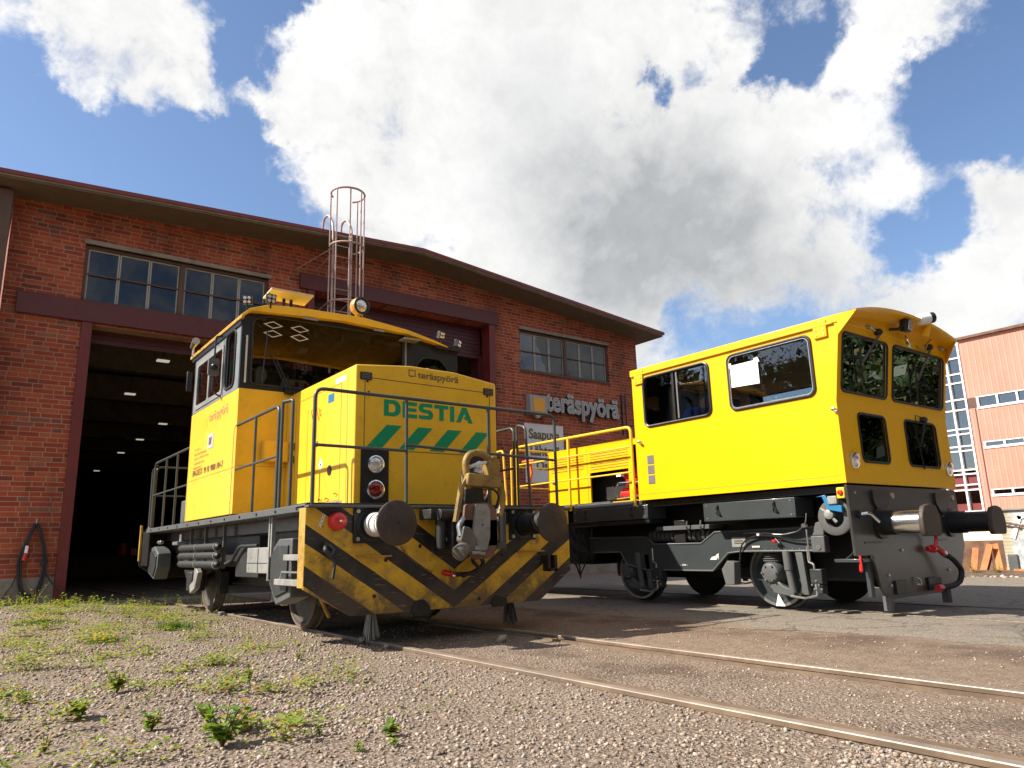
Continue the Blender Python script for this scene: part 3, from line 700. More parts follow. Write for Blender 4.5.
# wall signs
sg = thing('illuminated_sign', 'grey box sign with an orange square and raised grey company letters on the brick wall', 'sign', (15.8, FY, 4.9))
box = obj('sign_box', MB().plate((13.78, FY-.22, 4.83), *FRONT, rrect(0, 0, .68, .62, .03), [], .2), M['letter_face'], sg, bevel=.01)
obj('orange_square', MB().plate((13.9, FY-.235, 4.93), *FRONT, rrect(0, 0, .46, .43, .02), [], .012), M['sign_orange'], box)
obj('bubble_tail', MB().plate((13.95, FY-.22, 4.73), *FRONT, [(0, .1), (.28, .1), (.16, 0), (.1, 0)], [], .1), M['letter_face'], box)
T_ = text_mb('teräspyörä', (14.46, FY-.04, 4.78), FRONT, 3.25, .84, bold=.035, ext=.08); obj('sign_letters_back', T_, M['letter_dark'], sg, smooth=False)
T_ = text_mb('teräspyörä', (14.45, FY-.125, 4.79), FRONT, 3.25, .84, bold=.03, ext=.03); obj('sign_letters', T_, M['grey_plastic'], sg, smooth=False)
T_ = text_mb('teräspyörä', (14.48, FY-.157, 4.82), FRONT, 3.19, .78, bold=-.015, ext=.006); obj('letter_core', T_, M['letter_core'], sg, smooth=False)
obj('sign_bracket', MB().box(17.95, 17.98, FY-.06, FY, 4.5, 5.9).box(17.82, 17.95, FY-.05, FY-.03, 5.1, 5.13), M['dark'], sg)
s2_ = thing('direction_board', 'white board with Saapuva and Lähtevä lettering low on the brick wall', 'sign', (14.45, FY, 3.0))
bd = obj('board', MB().plate((13.68, FY-.03, 2.75), *FRONT, rrect(0, 0, 1.56, 1.83, .01), [], .03), M['sign_white'], s2_, bevel=.004)
def line(t, x, z, wd, h_): obj('lettering', text_mb(t, (x, FY-.03, z), FRONT, wd, h_, bold=.035), M['text_dark'], bd, smooth=False)
line('Saapuva', 13.83, 4.0, 1.26, .42); line('Lähtevä', 13.88, 3.58, 1.2, .34); line('Osto', 14.1, 3.14, .8, .3)
# down pipe / conduit
tag(obj('conduit', MB().cyl((18.15, FY-.04, .0), (18.15, FY-.04, 5.9), .02, n=8), M['dark']), 'thin dark conduit rising beside the raised letter sign', 'pipe')

# ================================================================== FAR RIGHT
fb = thing('office_block', 'pale orange ribbed office block with white ribbon windows and a glazed stair tower', 'building', (57, 12, -2))
def S(z): return .9+(z-.9)*3
m_, bb, p, out = mat('ribbed_orange_cladding'); P = wpos(bb); s = bb.xyz(P)
u = bb.m('FRACT', bb.m('MULTIPLY', s[1], 2.6)); e = bb.mr(bb.m('ABSOLUTE', bb.m('SUBTRACT', u, .5)), .3, .5, 0, 1)
rowj = bb.m('FRACT', bb.m('MULTIPLY', s[2], 4.0)); rj = bb.mr(bb.m('ABSOLUTE', bb.m('SUBTRACT', rowj, .5)), .4, .5)
c = bb.mix(bb.mr(bb.noise(P, .35, 6, .6), .3, .7), (.5, .205, .145), (.56, .25, .18)); c = bb.mix(bb.m('MULTIPLY', e, .4), c, (.62, .36, .28)); c = bb.mix(bb.m('MULTIPLY', rj, .2), c, (.36, .15, .1))
bb.set(p.inputs['Base Color'], c); p.inputs['Roughness'].default_value = .8; bb.set(p.inputs['Normal'], bb.bump(e, .5, .05))
M['clad'] = m_
FX = 57.0
outl = [(-21.3, -2), (20, -2), (20, S(5.47)), (-21.3, S(5.47))]
rows = [(3.79, 4.05), (2.85, 2.98), (1.75, 1.88)]
holes = []
for (z0, z1) in rows: holes.append([(-20.75, S(z0)), (19, S(z0)), (19, S(z1)), (-20.75, S(z1))])
mb = MB().plate((FX, 0, 0), *LEFT, outl, holes, .4); obj('cladding_wall', mb, M['clad'], fb, smooth=False)
mb = MB().box(FX+.4, FX+18, -20, 21.2, -2, S(5.4)); obj('core', mb, M['soot'], fb)
obj('roof_edge', MB().box(FX-.25, FX+18, -20, 21.5, S(5.47), S(5.47)+.18), M['rust'], fb)
obj('wall_joint', MB().box(FX-.03, FX, 20.86, 20.93, -2, S(3.78)), M['wood_brown'], fb)
for (z0, z1) in rows:
    fr = MB(); pn = MB(); a, c_ = S(z0), S(z1)
    fr.box(FX-.06, FX+.1, -19, 20.75, a-.12, a+.04); fr.box(FX-.02, FX+.1, -19, 20.75, c_-.06, c_)
    y = 20.7
    while y > -19: fr.box(FX+.0, FX+.12, y-.09, y+.03, a, c_); y -= 1.22
    f_ = obj('ribbon_window', fr, M['white'], fb)
    pn.box(FX+.14, FX+.16, -19, 20.75, a, c_); obj('pane', pn, M['glass_far'], f_, smooth=False)
obj('maroon_panel', MB().box(FX-.03, FX+.14, 20.8, 21.3, S(3.8), S(4.04)), M['wood_brown'], fb)
# glazed stair tower
TW = [(21.45, 24.6)]
hz = [5.4, 5.07, 4.68, 4.46, 4.05, 3.8, 3.34, 3.22, 2.93, 2.82, 2.37, 2.27, 2.02, 1.9, 1.4, .9, .2]
fr = MB(); pn = MB(); pr_ = MB()
for z in hz: fr.box(FX+.1, FX+.3, 21.4, 25.6, S(z)-.05, S(z)+.05)
for y in (21.45, 22.35, 23.6, 24.6, 25.6): fr.box(FX+.05, FX+.3, y-.06, y+.06, -2, S(5.4))
tw = obj('stair_tower', fr, M['white'], fb)
pn.box(FX+.32, FX+.36, 21.4, 25.6, -2, S(5.4)); obj('pane', pn, M['glass_far'], tw, smooth=False)
for z0, z1 in ((2.02, 2.27), (1.9, 2.02), (1.4, 1.6)): pr_.box(FX+.29, FX+.315, 21.5, 25.5, S(z0)+.05, S(z1)-.05)
obj('maroon_infill', pr_, M['fascia'], tw)
obj('tower_back', MB().box(FX+1.2, FX+8, 21.3, 25.6, -2, S(5.35)), M['soot'], tw)
obj('floor_slab', MB().box(FX+.4, FX+1.2, 21.4, 25.6, S(3.34)+.06, S(3.22)-.06+.4).box(FX+.4, FX+1.2, 21.4, 25.6, S(4.46)-.1, S(4.46)+.2), M['concrete'], tw)

# graffiti wall / low shed
gw = thing('graffiti_wall', 'low pale brick wall sprayed with a big white K and grey paint', 'wall', (19.1, 0, -.05))
m_, bb, p, out = mat('sprayed_pale_brick'); P = wpos(bb); s = bb.xyz(P)
fz = bb.m('FRACT', bb.m('MULTIPLY', s[2], 13)); ln = bb.mr(bb.m('ABSOLUTE', bb.m('SUBTRACT', fz, .5)), .36, .46)
c = bb.mix(bb.mr(bb.noise(P, 2.5, 6, .6), .3, .7), (.34, .3, .2), (.45, .41, .3)); c = bb.mix(bb.m('MULTIPLY', ln, .7), c, (.2, .15, .09))
sil = bb.mr(bb.m('ADD', bb.noise(P, 1.6, 5, .6), bb.m('MULTIPLY', bb.m('SUBTRACT', 6.7, s[1]), .22)), .5, .6); c = bb.mix(sil, c, bb.mix(bb.mr(bb.noise(P, 5, 4, .6), .4, .6), (.3, .32, .33), (.45, .47, .48)))
bb.set(p.inputs['Base Color'], c); p.inputs['Roughness'].default_value = .8; bb.set(p.inputs['Normal'], bb.bump(ln, -.4, .01))
obj('wall', MB().box(19, 19.3, -25, 6.85, -.1, 1.38), m_, gw, smooth=False)
obj('coping', MB().box(18.94, 19.4, -25, 6.88, 1.38, 1.43), M['concrete'], gw, bevel=.01)
obj('brick_footing', MB().box(18.9, 19.0, -25, 6.7, -.1, .1), M['rust_orange'], gw, bevel=.01)
def stroke(mb, pts, wd):
    for (a, b_), (c_, d) in zip(pts[:-1], pts[1:]):
        A = Vector((18.985, a, b_)); B = Vector((18.985, c_, d)); dd = (B-A).normalized()
        mb.obox((A+B)/2, dd, dd.cross(Vector((1,0,0))), (1,0,0), (B-A).length/2+wd*.4, wd/2, .008)
mb = MB(); stroke(mb, [(6.28, .78), (6.1, .2)], .09); stroke(mb, [(6.17, .45), (5.85, .8)], .08); stroke(mb, [(6.13, .5), (5.8, .22)], .09)
obj('painted_letter', mb, M['white'], gw, bevel=.0)
mb = MB(); stroke(mb, [(6.62, .8), (6.45, 1.22), (6.2, 1.3), (6.12, 1.0), (6.35, .85), (6.4, 1.05)], .09); stroke(mb, [(5.95, .95), (5.8, 1.28), (5.62, 1.0), (5.5, 1.25)], .09)
obj('painted_swirl', mb, M['white'], gw)
cw = thing('cream_wall', 'low cream rendered wall behind the leaning rusty plates', 'wall', (20.3, 9, -.05))
obj('render', MB().box(20.2, 20.5, 6.8, 14, -.1, 1.05), M['cream'], cw, bevel=.01); obj('red_base', MB().box(20.14, 20.2, 6.85, 14, -.1, .72), M['rust'], cw)
# leaning rusty plates
specs = [(7.45, .5, .62, .06, 'narrow rusty plate leaning far left in the row by the cream wall'), (7.28, .34, .72, .12, 'broad rusty orange plate leaning second in the row'), (7.12, .26, .78, -.05, 'dark notched rusty plate leaning in the middle of the row'),
         (6.93, .2, .74, -.09, 'tall tilted rusty orange plate leaning right of the middle'), (6.78, .12, .85, .03, 'bright orange plate leaning last beside the graffiti wall')]
for i, (y, dx, hgt, tilt, lb) in enumerate(specs):
    mb = MB(); U = Vector((-dx*.0+.0, 1, tilt)).normalized(); V = Vector((.25+.05*i, -tilt*2.2, 1)).normalized(); N = U.cross(V)
    c_ = Vector((19.0+.05*i, y+.12, -.03)) + V*hgt/2
    mb.obox(c_, U, V, N, .07 if i != 4 else .05, hgt/2, .012); mb.obox(c_+U*.06+N*.03, U, V, N, .012, hgt/2, .03)
    tag(obj('steel_plate', mb, M['rust_orange'] if i != 2 else M['rust'], bevel=.004), lb, 'steel plate', 'rusty plates leaning in a row')
tag(obj('scrap_box', MB().box(18.95, 19.3, 6.6, 6.8, .05, .42), M['grey_mid'], bevel=.02), 'small grey scrap box standing right of the leaning rusty plates', 'box')
# rubble strip at the wall foot
rs = np.random.RandomState(4); n_ = 1500
pb = pebbles('rubble', rs.uniform(17.6, 19.2, n_), rs.uniform(0, 12, n_), .02+.05*rs.rand(n_)**3, rs, M['stone']); stuff(pb); tag(pb, 'strip of brown rubble and soil along the foot of the graffiti wall', 'rubble')
mb = MB(); mb.prism([(17.7, -.04), (18.2, .01), (18.8, .05), (19.0, .07), (19.0, -.1), (17.7, -.1)], 'Y', -25, 14)
M['soil'] = paint('brown_soil', (.1, .065, .04), .95, var=.3, dirt=(.25, .14, .08), dirt_amt=.7, dscale=5, bumps=.8)
struct(obj('soil_verge', mb, M['soil']))

# ================================================================== LOCOMOTIVE 1
CX = 4.28
XL, XR = 2.64, 5.92
L1 = thing('shunting_locomotive', 'older yellow shunting locomotive with green DESTIA lettering and a black and yellow chevron front plate', 'locomotive', (CX, 10.4, 0))
def mir(x): return 2*CX-x
# main frame deck
dk = obj('deck', MB().box(XL, XR, 6.80, 14.0, 1.27, 1.34), M['grey_mid'], L1, bevel=.006)
mb = MB()
for k in range(12):
    y = 7.0+k*.6; mb.cyl((XL-.012, y, 1.305), (XL, y, 1.305), .014, n=8)
obj('deck_bolt', mb, M['dark'], dk)
obj('main_frame', MB().box(3.05, 5.5, 6.9, 14.2, .72, 1.27), M['under'], L1)
obj('side_sill', MB().box(XL+.33, XL+.39, 6.82, 13.98, 1.12, 1.27).box(XR-.39, XR-.33, 6.82, 13.98, 1.12, 1.27), M['black'], L1, bevel=.004)
# chevron plate
m_, bb, p, out = mat('chevron_plate_paint'); P = wpos(bb); s = bb.xyz(P)
ax = bb.m('ABSOLUTE', bb.m('SUBTRACT', s[0], 4.29))
wv = bb.m('MULTIPLY', bb.m('SUBTRACT', bb.noise(P, 2.2, 3, .5), .5), .03)
v = bb.m('ADD', bb.m('SUBTRACT', s[2], bb.m('MULTIPLY', ax, .655)), wv)
ph = bb.m('FRACT', bb.m('DIVIDE', bb.m('SUBTRACT', v, .07-.39*3), .39))
isy = bb.mr(ph, .535, .545, 1, 0)
yel = bb.mix(bb.mr(bb.noise(P, 5, 6, .65), .35, .68), (.74, .43, .02), (.55, .31, .03)); blk = bb.mix(bb.mr(bb.noise(P, 6, 6, .65), .35, .7), (.014, .014, .014), (.032, .027, .023))
c = bb.mix(isy, blk, yel)
low = bb.mr(s[2], .25, .75, 1, 0)
chip = bb.mr(bb.noise(P, 28, 8, .75), .6, .66); c = bb.mix(bb.m('MULTIPLY', chip, .85), c, (.07, .04, .03))
sm = bb.m('MULTIPLY', bb.mr(bb.m('ADD', bb.noise(P, 3.5, 8, .7, .6), bb.m('MULTIPLY', low, .22)), .5, .72), .85)
c = bb.mix(bb.m('MULTIPLY', sm, .92), c, (.075, .048, .035))
spk = bb.mr(bb.vor(P, 38), .06, .12, 1, 0); c = bb.mix(bb.m('MULTIPLY', spk, bb.mr(bb.noise(P, 4, 4, .6), .45, .6, 0, .8)), c, (.03, .015, .01))
redp = bb.m('MULTIPLY', bb.mr(bb.noise(P, 9, 6, .7), .64, .69), .7); c = bb.mix(bb.m('MULTIPLY', redp, low), c, (.3, .05, .04))
scr = bb.n('ShaderNodeTexNoise'); bb.set(scr.inputs['Vector'], bb.vm('MULTIPLY', P, (3, 1, 30))); scr.inputs['Scale'].default_value = 1.5; scr.inputs['Detail'].default_value = 6
c = bb.mix(bb.m('MULTIPLY', bb.mr(scr.outputs[0], .62, .68), .35), c, (.4, .27, .12))
bb.set(p.inputs['Base Color'], c); p.inputs['Roughness'].default_value = .48
bb.set(p.inputs['Normal'], bb.bump(bb.m('ADD', bb.noise(P, 5, 3, .5), bb.m('MULTIPLY', chip, -.15)), .35, .03))
outl = [(XL, 1.3), (XL, .55), (3.12, .28), (5.44, .28), (XR, .6), (XR, 1.3)]
hp = obj('chevron_plate', MB().plate((0, 6.76, 0), *FRONT, outl[::-1], [], .035), m_, L1, bevel=.006)
obj('plate_edge', MB().box(XL-.004, XL+.012, 6.765, 6.92, .56, 1.3), M['yellow_part'], hp, bevel=.003)
obj('top_ledge', MB().box(XL, XR, 6.70, 7.0, 1.303, 1.325), M['grey_mid'], hp, bevel=.004)
mb = MB()
for x0 in (3.16, 5.13):
    mb.box(x0, x0+.37, 6.715, 6.76, .822, .838)
obj('plate_rib', mb, M['yellow_part'], hp, bevel=.003)
mb = MB()
for x, z in ((3.62, 1.04), (3.48, .79), (3.36, .45), (4.92, .80), (5.03, .5), (3.87, .92), (4.6, .35)): mb.cyl((x, 6.752, z), (x, 6.775, z), .018, n=14)
obj('bolt_hole', mb, M['black'], hp)
obj('tow_lug', MB().plate((3.72, 6.74, .2), *FRONT, rpoly([(.06, .03), (.26, .03), (.27, .1), (.2, .19), (.1, .18), (.05, .1)], .04), [], .03), M['under'], hp, bevel=.005)
obj('tow_lug', MB().plate((4.72, 6.74, .22), *FRONT, rpoly([(.05, .03), (.24, .03), (.24, .12), (.1, .15), (.04, .1)], .03), [], .03), M['under'], hp, bevel=.005)
# number label on the plate
obj('small_label', text_mb('XXXI', (2.79, 6.76, 1.11), (Vector((.35, 0, .94)), Vector((-.94, 0, .35)), FRONT[2]), .13, .03, bold=.03), M['white'], hp, smooth=False)
# red round air valve
rv = obj('red_valve', MB().lathe((2.94, 6.76, 1.17), (0, -1, 0), [(0, .085), (.05, .09), (.09, .08), (.11, .05), (.115, .02)], 24), M['red'], hp)
obj('valve_stud', MB().sphere((2.94, 6.64, 1.17), .015, 8, 6), M['chrome'], rv)
# wire hook on the left
mb = MB().tube([(2.84, 6.75, .98), (2.8, 6.66, .9), (2.86, 6.66, .84), (2.9, 6.68, .9), (2.84, 6.75, .96)], .022, 8, rad=.02); mb.tube([(2.86, 6.68, .86), (2.9, 6.66, .78), (2.87, 6.64, .64)], .016, 8, rad=.02)
obj('safety_hook', mb, M['dark'], hp)
# right bracket
obj('step_bracket', MB().box(5.5, 5.54, 6.66, 6.76, .6, .78).box(5.6, 5.64, 6.66, 6.76, .6, .78).box(5.5, 5.64, 6.66, 6.68, .6, .63), M['under'], hp, bevel=.004)
# buffers
def buffer1(x, sleeve):
    b_ = obj('buffer', MB().lathe((x, 6.76, 1.135), (0, -1, 0), [(0, .16), (.03, .165), (.035, .13), (.1, .125), (.1, .115)], 28).box(x-.19, x+.19, 6.74, 6.765, .96, 1.31), M['black'], L1, bevel=.003)
    obj('sleeve', MB().lathe((x, 6.66, 1.135), (0, -1, 0), [(0, .118), (.2, .118), (.2, .108), (.235, .108), (.235, .118), (.42, .118), (.43, .1)], 28), sleeve, b_)
    obj('buffer_disc', MB().lathe((x, 6.25, 1.135), (0, -1, 0), [(0, .06), (.01, .2), (.03, .212), (.05, .21), (.07, .17), (.078, .1), (.08, .02)], 40), M['buffer_face'], b_)
    mb = MB()
    for a in (-1, 1):
        for c_ in (-1, 1): mb.cyl((x+a*.15, 6.72, 1.135+c_*.135), (x+a*.15, 6.745, 1.135+c_*.135), .022, n=6)
    obj('flange_bolt', mb, M['steel'], b_)
    obj('centre_hole', MB().cyl((x, 6.168, 1.135), (x, 6.174, 1.135), .014, n=12), M['black'], b_)
buffer1(3.31, M['white_dirty']); buffer1(5.21, M['under'])
# yellow/black ring bolts below platform edge (deck corner)
obj('front_deck', MB().box(2.66, 5.9, 6.8, 7.25, 1.34, 1.352), M['dark'], L1)

# ---- hood
HX0, HX1, HY0, HY1 = 3.345, 5.235, 7.25, 9.14
prof = [(HX0, 1.35), (HX1, 1.35), (HX1, 2.885), (CX+.35, 2.96), (CX-.25, 2.965), (HX0, 2.90)]
hood = obj('hood', MB().prism(prof, 'Y', HY0, HY1), M['yellow_old'], L1, bevel=.018, seg=3)
def seam(mb, pts, frame, O, r=.004):
    U, V, N = frame; O = Vector(O); P_ = [O + U*x + V*y + N*.001 for x, y in pts]
    for a, b_ in zip(P_[:-1], P_[1:]):
        d = (b_-a).normalized(); mb.obox((a+b_)/2, d, d.cross(N), N, (b_-a).length/2+r, r, .002)
OF = (0, HY0, 0)
mb = MB(); seam(mb, [(3.455, 1.37), (3.455, 2.765), (5.135, 2.755), (5.135, 1.37)], FRONT, OF); seam(mb, [(3.455, 1.965), (5.135, 1.965)], FRONT, OF)
obj('panel_seam', mb, M['text_dark'], hood)
for x0, x1, z0 in ((3.395, 3.535, 2.735), (5.045, 5.185, 2.725)):
    gr = obj('grille', MB().plate((0, HY0-.012, 0), *FRONT, rrect(x0, z0, x1, z0+.085, .01), [], .012), M['black'], hood, bevel=.003)
    mb = MB()
    for k in range(4): mb.box(x0+.012, x1-.012, HY0-.018, HY0-.012, z0+.012+k*.018, z0+.02+k*.018)
    obj('grille_slat', mb, M['vent_grey'], gr)
mb = MB()
for x, z in ((3.485, 2.72), (3.5, 2.6), (5.1, 2.71), (5.105, 2.58), (3.49, 1.93), (5.11, 1.93)): mb.cyl((x, HY0-.008, z), (x, HY0, z), .013, n=10)
obj('panel_lock', mb, M['black'], hood)
mb = MB(); rr_ = random.Random(5)
for k in range(16): x = rr_.uniform(3.5, 5.1); z = rr_.uniform(1.45, 2.7); mb.cyl((x, HY0-.004, z), (x, HY0, z), .006, n=6)
obj('rivet', mb, M['yellow_part'], hood)
def block_word(x, z, h):
    """extended bold capitals, one plate per letter"""
    t = .27; L_ = []
    L_.append((0, [(0, 0), (.72, 0), (.98, .12), (1.12, .34), (1.12, .66), (.98, .88), (.72, 1), (0, 1)], [[(.32, .24), (.62, .24), (.76, .36), (.76, .64), (.62, .76), (.32, .76)]]))
    L_.append((1.26, [(0, 0), (1, 0), (1, .24), (.32, .24), (.32, .4), (.94, .4), (.94, .62), (.32, .62), (.32, .76), (1, .76), (1, 1), (0, 1)], []))
    L_.append((2.36, [(.02, .04), (.2, 0), (.82, 0), (1.0, .1), (1.05, .3), (.98, .5), (.8, .6), (.36, .63), (.34, .72), (.4, .77), (.98, .77), (.98, 1), (.24, 1), (.06, .9), (0, .7), (.07, .5), (.26, .41), (.68, .38), (.72, .3), (.66, .24), (.02, .24)], []))
    L_.append((3.5, [(.35, 0), (.67, 0), (.67, .76), (1.02, .76), (1.02, 1), (0, 1), (0, .76), (.35, .76)], []))
    L_.append((4.64, [(0, 0), (.32, 0), (.32, 1), (0, 1)], []))
    L_.append((5.1, [(0, 0), (.34, 0), (.63, .62), (.73, .4), (.58, .4), (.68, .2), (.84, .2), (.93, 0), (1.27, 0), (.8, 1), (.47, 1)], []))
    for ox, o_, h_ in L_:
        f = lambda P_: [(x+(ox+px)*h, z+py*h) for px, py in P_]
        obj('letter', MB().plate((0, HY0-.003, 0), *FRONT, f(o_), [f(q) for q in h_], .003), M['green_text'], hood, smooth=False)
block_word(3.69, 2.35, .187)
for k in range(4):
    x = 3.478+k*.4; w_ = .19
    xb1 = min(x+w_, 5.13); poly = [(x, 1.985), (xb1, 1.985), (min(x+w_+.25, 5.13), 2.25), (min(x+.25, 5.13), 2.25)]
    if x+w_+.25 > 5.13: poly = [(x, 1.995), (x+w_*.75, 1.995), (5.12, 2.19), (5.12, 2.25), (x+.25, 2.25)]
    obj('green_stripe', MB().plate((0, HY0-.003, 0), *FRONT, poly, [], .003), M['green_text'], hood, smooth=False)
obj('brand_lettering', text_mb('teräspyörä', (4.12, HY0, 2.805), FRONT, .56, .1, bold=.01), M['text_dark'], hood, smooth=False)
mb = MB(); mb.plate((0, HY0-.003, 0), *FRONT, [(4.0, 2.84), (4.02, 2.84), (4.03, 2.825), (4.05, 2.84), (4.09, 2.84), (4.09, 2.92), (4.0, 2.92)], [[(4.01, 2.85), (4.08, 2.85), (4.08, 2.91), (4.01, 2.91)]], .003)
obj('brand_square', mb, M['text_dark'], hood, smooth=False)
def lampset(x):
    pl = obj('lamp_panel', MB().plate((0, HY0-.015, 0), *FRONT, rrect(x-.165, 1.385, x+.165, 1.985, .008), [], .015), M['black'], L1, bevel=.003)
    for nm, z, r_, ml in (('headlight', 1.80, .085, M['lens']), ('tail_light', 1.525, .092, M['lens_red'])):
        rim = obj(nm, MB().lathe((x-.0, HY0-.015, z), (0, -1, 0), [(0, r_+.012), (.03, r_+.012), (.035, r_), (.02, r_-.008)], 32), M['chrome'], pl)
        obj('lens', MB().lathe((x, HY0-.03, z), (0, -1, 0), [(0, r_-.003), (.006, r_*.85), (.018, r_*.45), (.02, .01)], 32), ml, rim)
lampset(3.585); lampset(4.95)
# left hood side details
OS = (HX0, 0, 0)
def SP(y, z): return (-y, z)        # side coordinates for LEFT frame (U = -Y)
mb = MB()
seam(mb, [(-7.62, 1.44), (-7.62, 2.755), (-8.88, 2.755), (-8.88, 1.44), (-7.62, 1.44)], LEFT, OS, .003); seam(mb, [(-8.32, 1.44), (-8.32, 2.75)], LEFT, OS, .004); seam(mb, [(-8.6, 1.44), (-8.6, 2.6)], LEFT, OS, .002)
seam(mb, [(-7.45, 1.4), (-7.45, 2.8)], LEFT, OS, .002); seam(mb, [(-9.0, 1.4), (-9.0, 2.8)], LEFT, OS, .003)
obj('door_seam', mb, M['yellow_part'], hood)
for y in (8.25, 8.42):
    mb = MB().tube([(HX0-.004, y, 2.42), (HX0-.03, y+.01, 2.56), (HX0-.03, y-.05, 2.57), (HX0-.004, y-.05, 2.46)], .005, 6, rad=.03); obj('door_strap', mb, M['yellow_part'], hood)
obj('latch', MB().box(HX0-.02, HX0, 8.27, 8.36, 2.12, 2.18).cyl((HX0-.03, 8.31, 2.15), (HX0, 8.31, 2.15), .02, n=10), M['steel'], hood, bevel=.003)
obj('exhaust_hole', MB().lathe((HX0, 7.9, 1.79), (-1, 0, 0), [(0, .06), (.006, .058), (.007, .02)], 24), M['black'], hood)
obj('warning_label', MB().plate((HX0-.003, 0, 0), *LEFT, [(-8.16, 1.8), (-8.1, 1.88), (-8.16, 1.96), (-8.22, 1.88)], [], .003), M['white'], hood)
obj('warning_text', MB().plate((HX0-.004, 0, 0), *LEFT, rrect(-8.185, 1.87, -8.135, 1.895, .004), [], .003), M['text_dark'], hood)
obj('notice_label', MB().plate((HX0-.003, 0, 0), *LEFT, rrect(-7.99, 2.58, -7.82, 2.68, .01), [], .003), M['blue'], hood)
obj('paper_label', MB().plate((HX0-.003, 0, 0), *LEFT, rrect(-7.78, 2.77, -7.5, 2.83, .01), [], .003), M['white'], hood)
obj('label', MB().plate((HX0-.003, 0, 0), *LEFT, rrect(-8.12, 1.36, -7.55, 1.43, .005), [], .003), M['grey_light'], hood)
obj('label_text', text_mb('V 1', (HX0-.002, 7.85, 1.37), LEFT, .2, .05, bold=.05), M['text_dark'], hood, smooth=False)
mb = MB()
for y, z in ((7.66, 1.5), (7.9, 1.46), (8.1, 1.46)): mb.tube([(HX0, y, z), (HX0-.03, y+.02, z+.02), (HX0-.02, y+.06, z)], .005, 6)
obj('hinge', mb, M['dark'], hood)
mb = MB()
for y, z in ((9.05, 2.2), (9.05, 2.04)): mb.box(HX0-.02, HX0, y-.03, y+.03, z-.05, z+.04)
obj('side_hinge', mb, M['black'], hood, bevel=.003)
mb = MB()
for x, y in ((4.4, 7.6), (5.0, 7.7), (3.75, 8.0)): mb.tube([(x, y, 2.93), (x, y, 3.02), (x+.04, y, 3.06), (x+.09, y, 3.05), (x+.12, y, 3.0), (x+.12, y, 2.9)], .009, 6, rad=.02)
obj('lifting_eye', mb, M['steel'], hood)

# ---- cab (hollow)
CY0, CY1 = 9.2, 11.5; CXL, CXR = 2.665, 5.925; CZ0, CZB, CZ1 = 1.36, 2.925, 3.86
T = .05
lowr = MB()
lowr.plate((0, CY0, 0), *FRONT, [(CXL, CZ0), (CXR, CZ0), (CXR, CZB), (CXL, CZB)], [], T)
lowr.box(CXL, CXL+T, CY0+T, CY1-T, CZ0, CZB); lowr.box(CXR-T, CXR, CY0+T, CY1-T, CZ0, CZB); lowr.box(CXL, CXR, CY1-T, CY1, CZ0, CZB)
cab = obj('cab_body', lowr, M['yellow_old'], L1, bevel=.008)
def arch(x, base=3.93, h=.13, xa=CXL, xb=CXR):
    # low asymmetric arch of the roof
    pts = [(2.66, 3.86), (2.95, 3.965), (3.6, 4.01), (4.25, 4.02), (4.9, 3.985), (5.5, 3.91), (5.93, 3.83)]
    return float(np.interp(x, [q[0] for q in pts], [q[1] for q in pts]))
xs_ = list(np.linspace(CXL, CXR, 15))
top = [(x, arch(x)) for x in xs_]
# window band, black
wsh = rpoly([(2.80, 2.99), (4.98, 2.99), (4.98, 3.93), (3.0, 3.92), (2.80, 3.84)], .06)
wsm = rpoly([(5.2, 3.05), (5.74, 3.05), (5.74, 3.55), (5.6, 3.68), (5.32, 3.68), (5.2, 3.55)], .06)
band = MB().plate((0, CY0, 0), *FRONT, [(CXL, CZB+.002), (CXR, CZB+.002)] + top[::-1], [wsh, wsm], T)
bo = obj('window_band', band, M['black'], L1, smooth=False)
obj('windscreen', MB().plate((0, CY0+.02, 0), *FRONT, wsh, [], .006), M['glass_old'], bo, smooth=False)
obj('front_side_window', MB().plate((0, CY0+.02, 0), *FRONT, wsm, [], .006), M['glass_old'], bo, smooth=False)
def ring(mb, pts, frame, O, r, n=6):
    U, V, N = frame; O = Vector(O); mb.tube([O + U*x + V*y for x, y in pts], r, n, closed=True)
mb = MB(); ring(mb, wsh, FRONT, (0, CY0-.004, 0), .014); obj('windscreen_seal', mb, M['rubber'], bo)
mb = MB(); ring(mb, wsm, FRONT, (0, CY0-.004, 0), .014); obj('window_seal', mb, M['rubber'], bo)
# side band left
M['side_band'] = paint('side_band_grey', (.2, .21, .21), .4, var=.1, dirt=(.05, .05, .05), dirt_amt=.4)
wf1 = rrect(-9.84, 3.0, -9.42, 3.76, .1); wf2 = rrect(-11.3, 3.0, -9.98, 3.66, .06)
sb = MB().plate((CXL, 0, 0), *LEFT, [(-CY1+T, CZB+.002), (-CY0-T, CZB+.002), (-CY0-T, 3.86), (-CY1+T, 3.86)], [wf1, wf2], T)
so_ = obj('side_band', sb, M['side_band'], L1, smooth=False)
obj('side_window', MB().plate((CXL+.02, 0, 0), *LEFT, wf1, [], .006), M['glass_old'], so_, smooth=False)
mb = MB(); ring(mb, wf1, LEFT, (CXL-.005, 0, 0), .016); obj('window_seal', mb, M['rubber'], so_)
fr = MB().plate((CXL-.012, 0, 0), *LEFT, rrect(-11.33, 2.97, -9.95, 3.69, .07), [rrect(-10.62, 3.03, -10.01, 3.63, .05), rrect(-11.27, 3.03, -10.68, 3.63, .05)], .03)
sf = obj('sliding_window', fr, M['grey_light'], so_, bevel=.004)
obj('pane', MB().plate((CXL+.0, 0, 0), *LEFT, rrect(-11.3, 3.0, -9.98, 3.66, .06), [], .006), M['glass_old'], sf, smooth=False)
obj('top_strip', MB().box(CXL-.02, CXL-.002, CY0, CY1+.1, 3.76, 3.83), M['black'], so_)
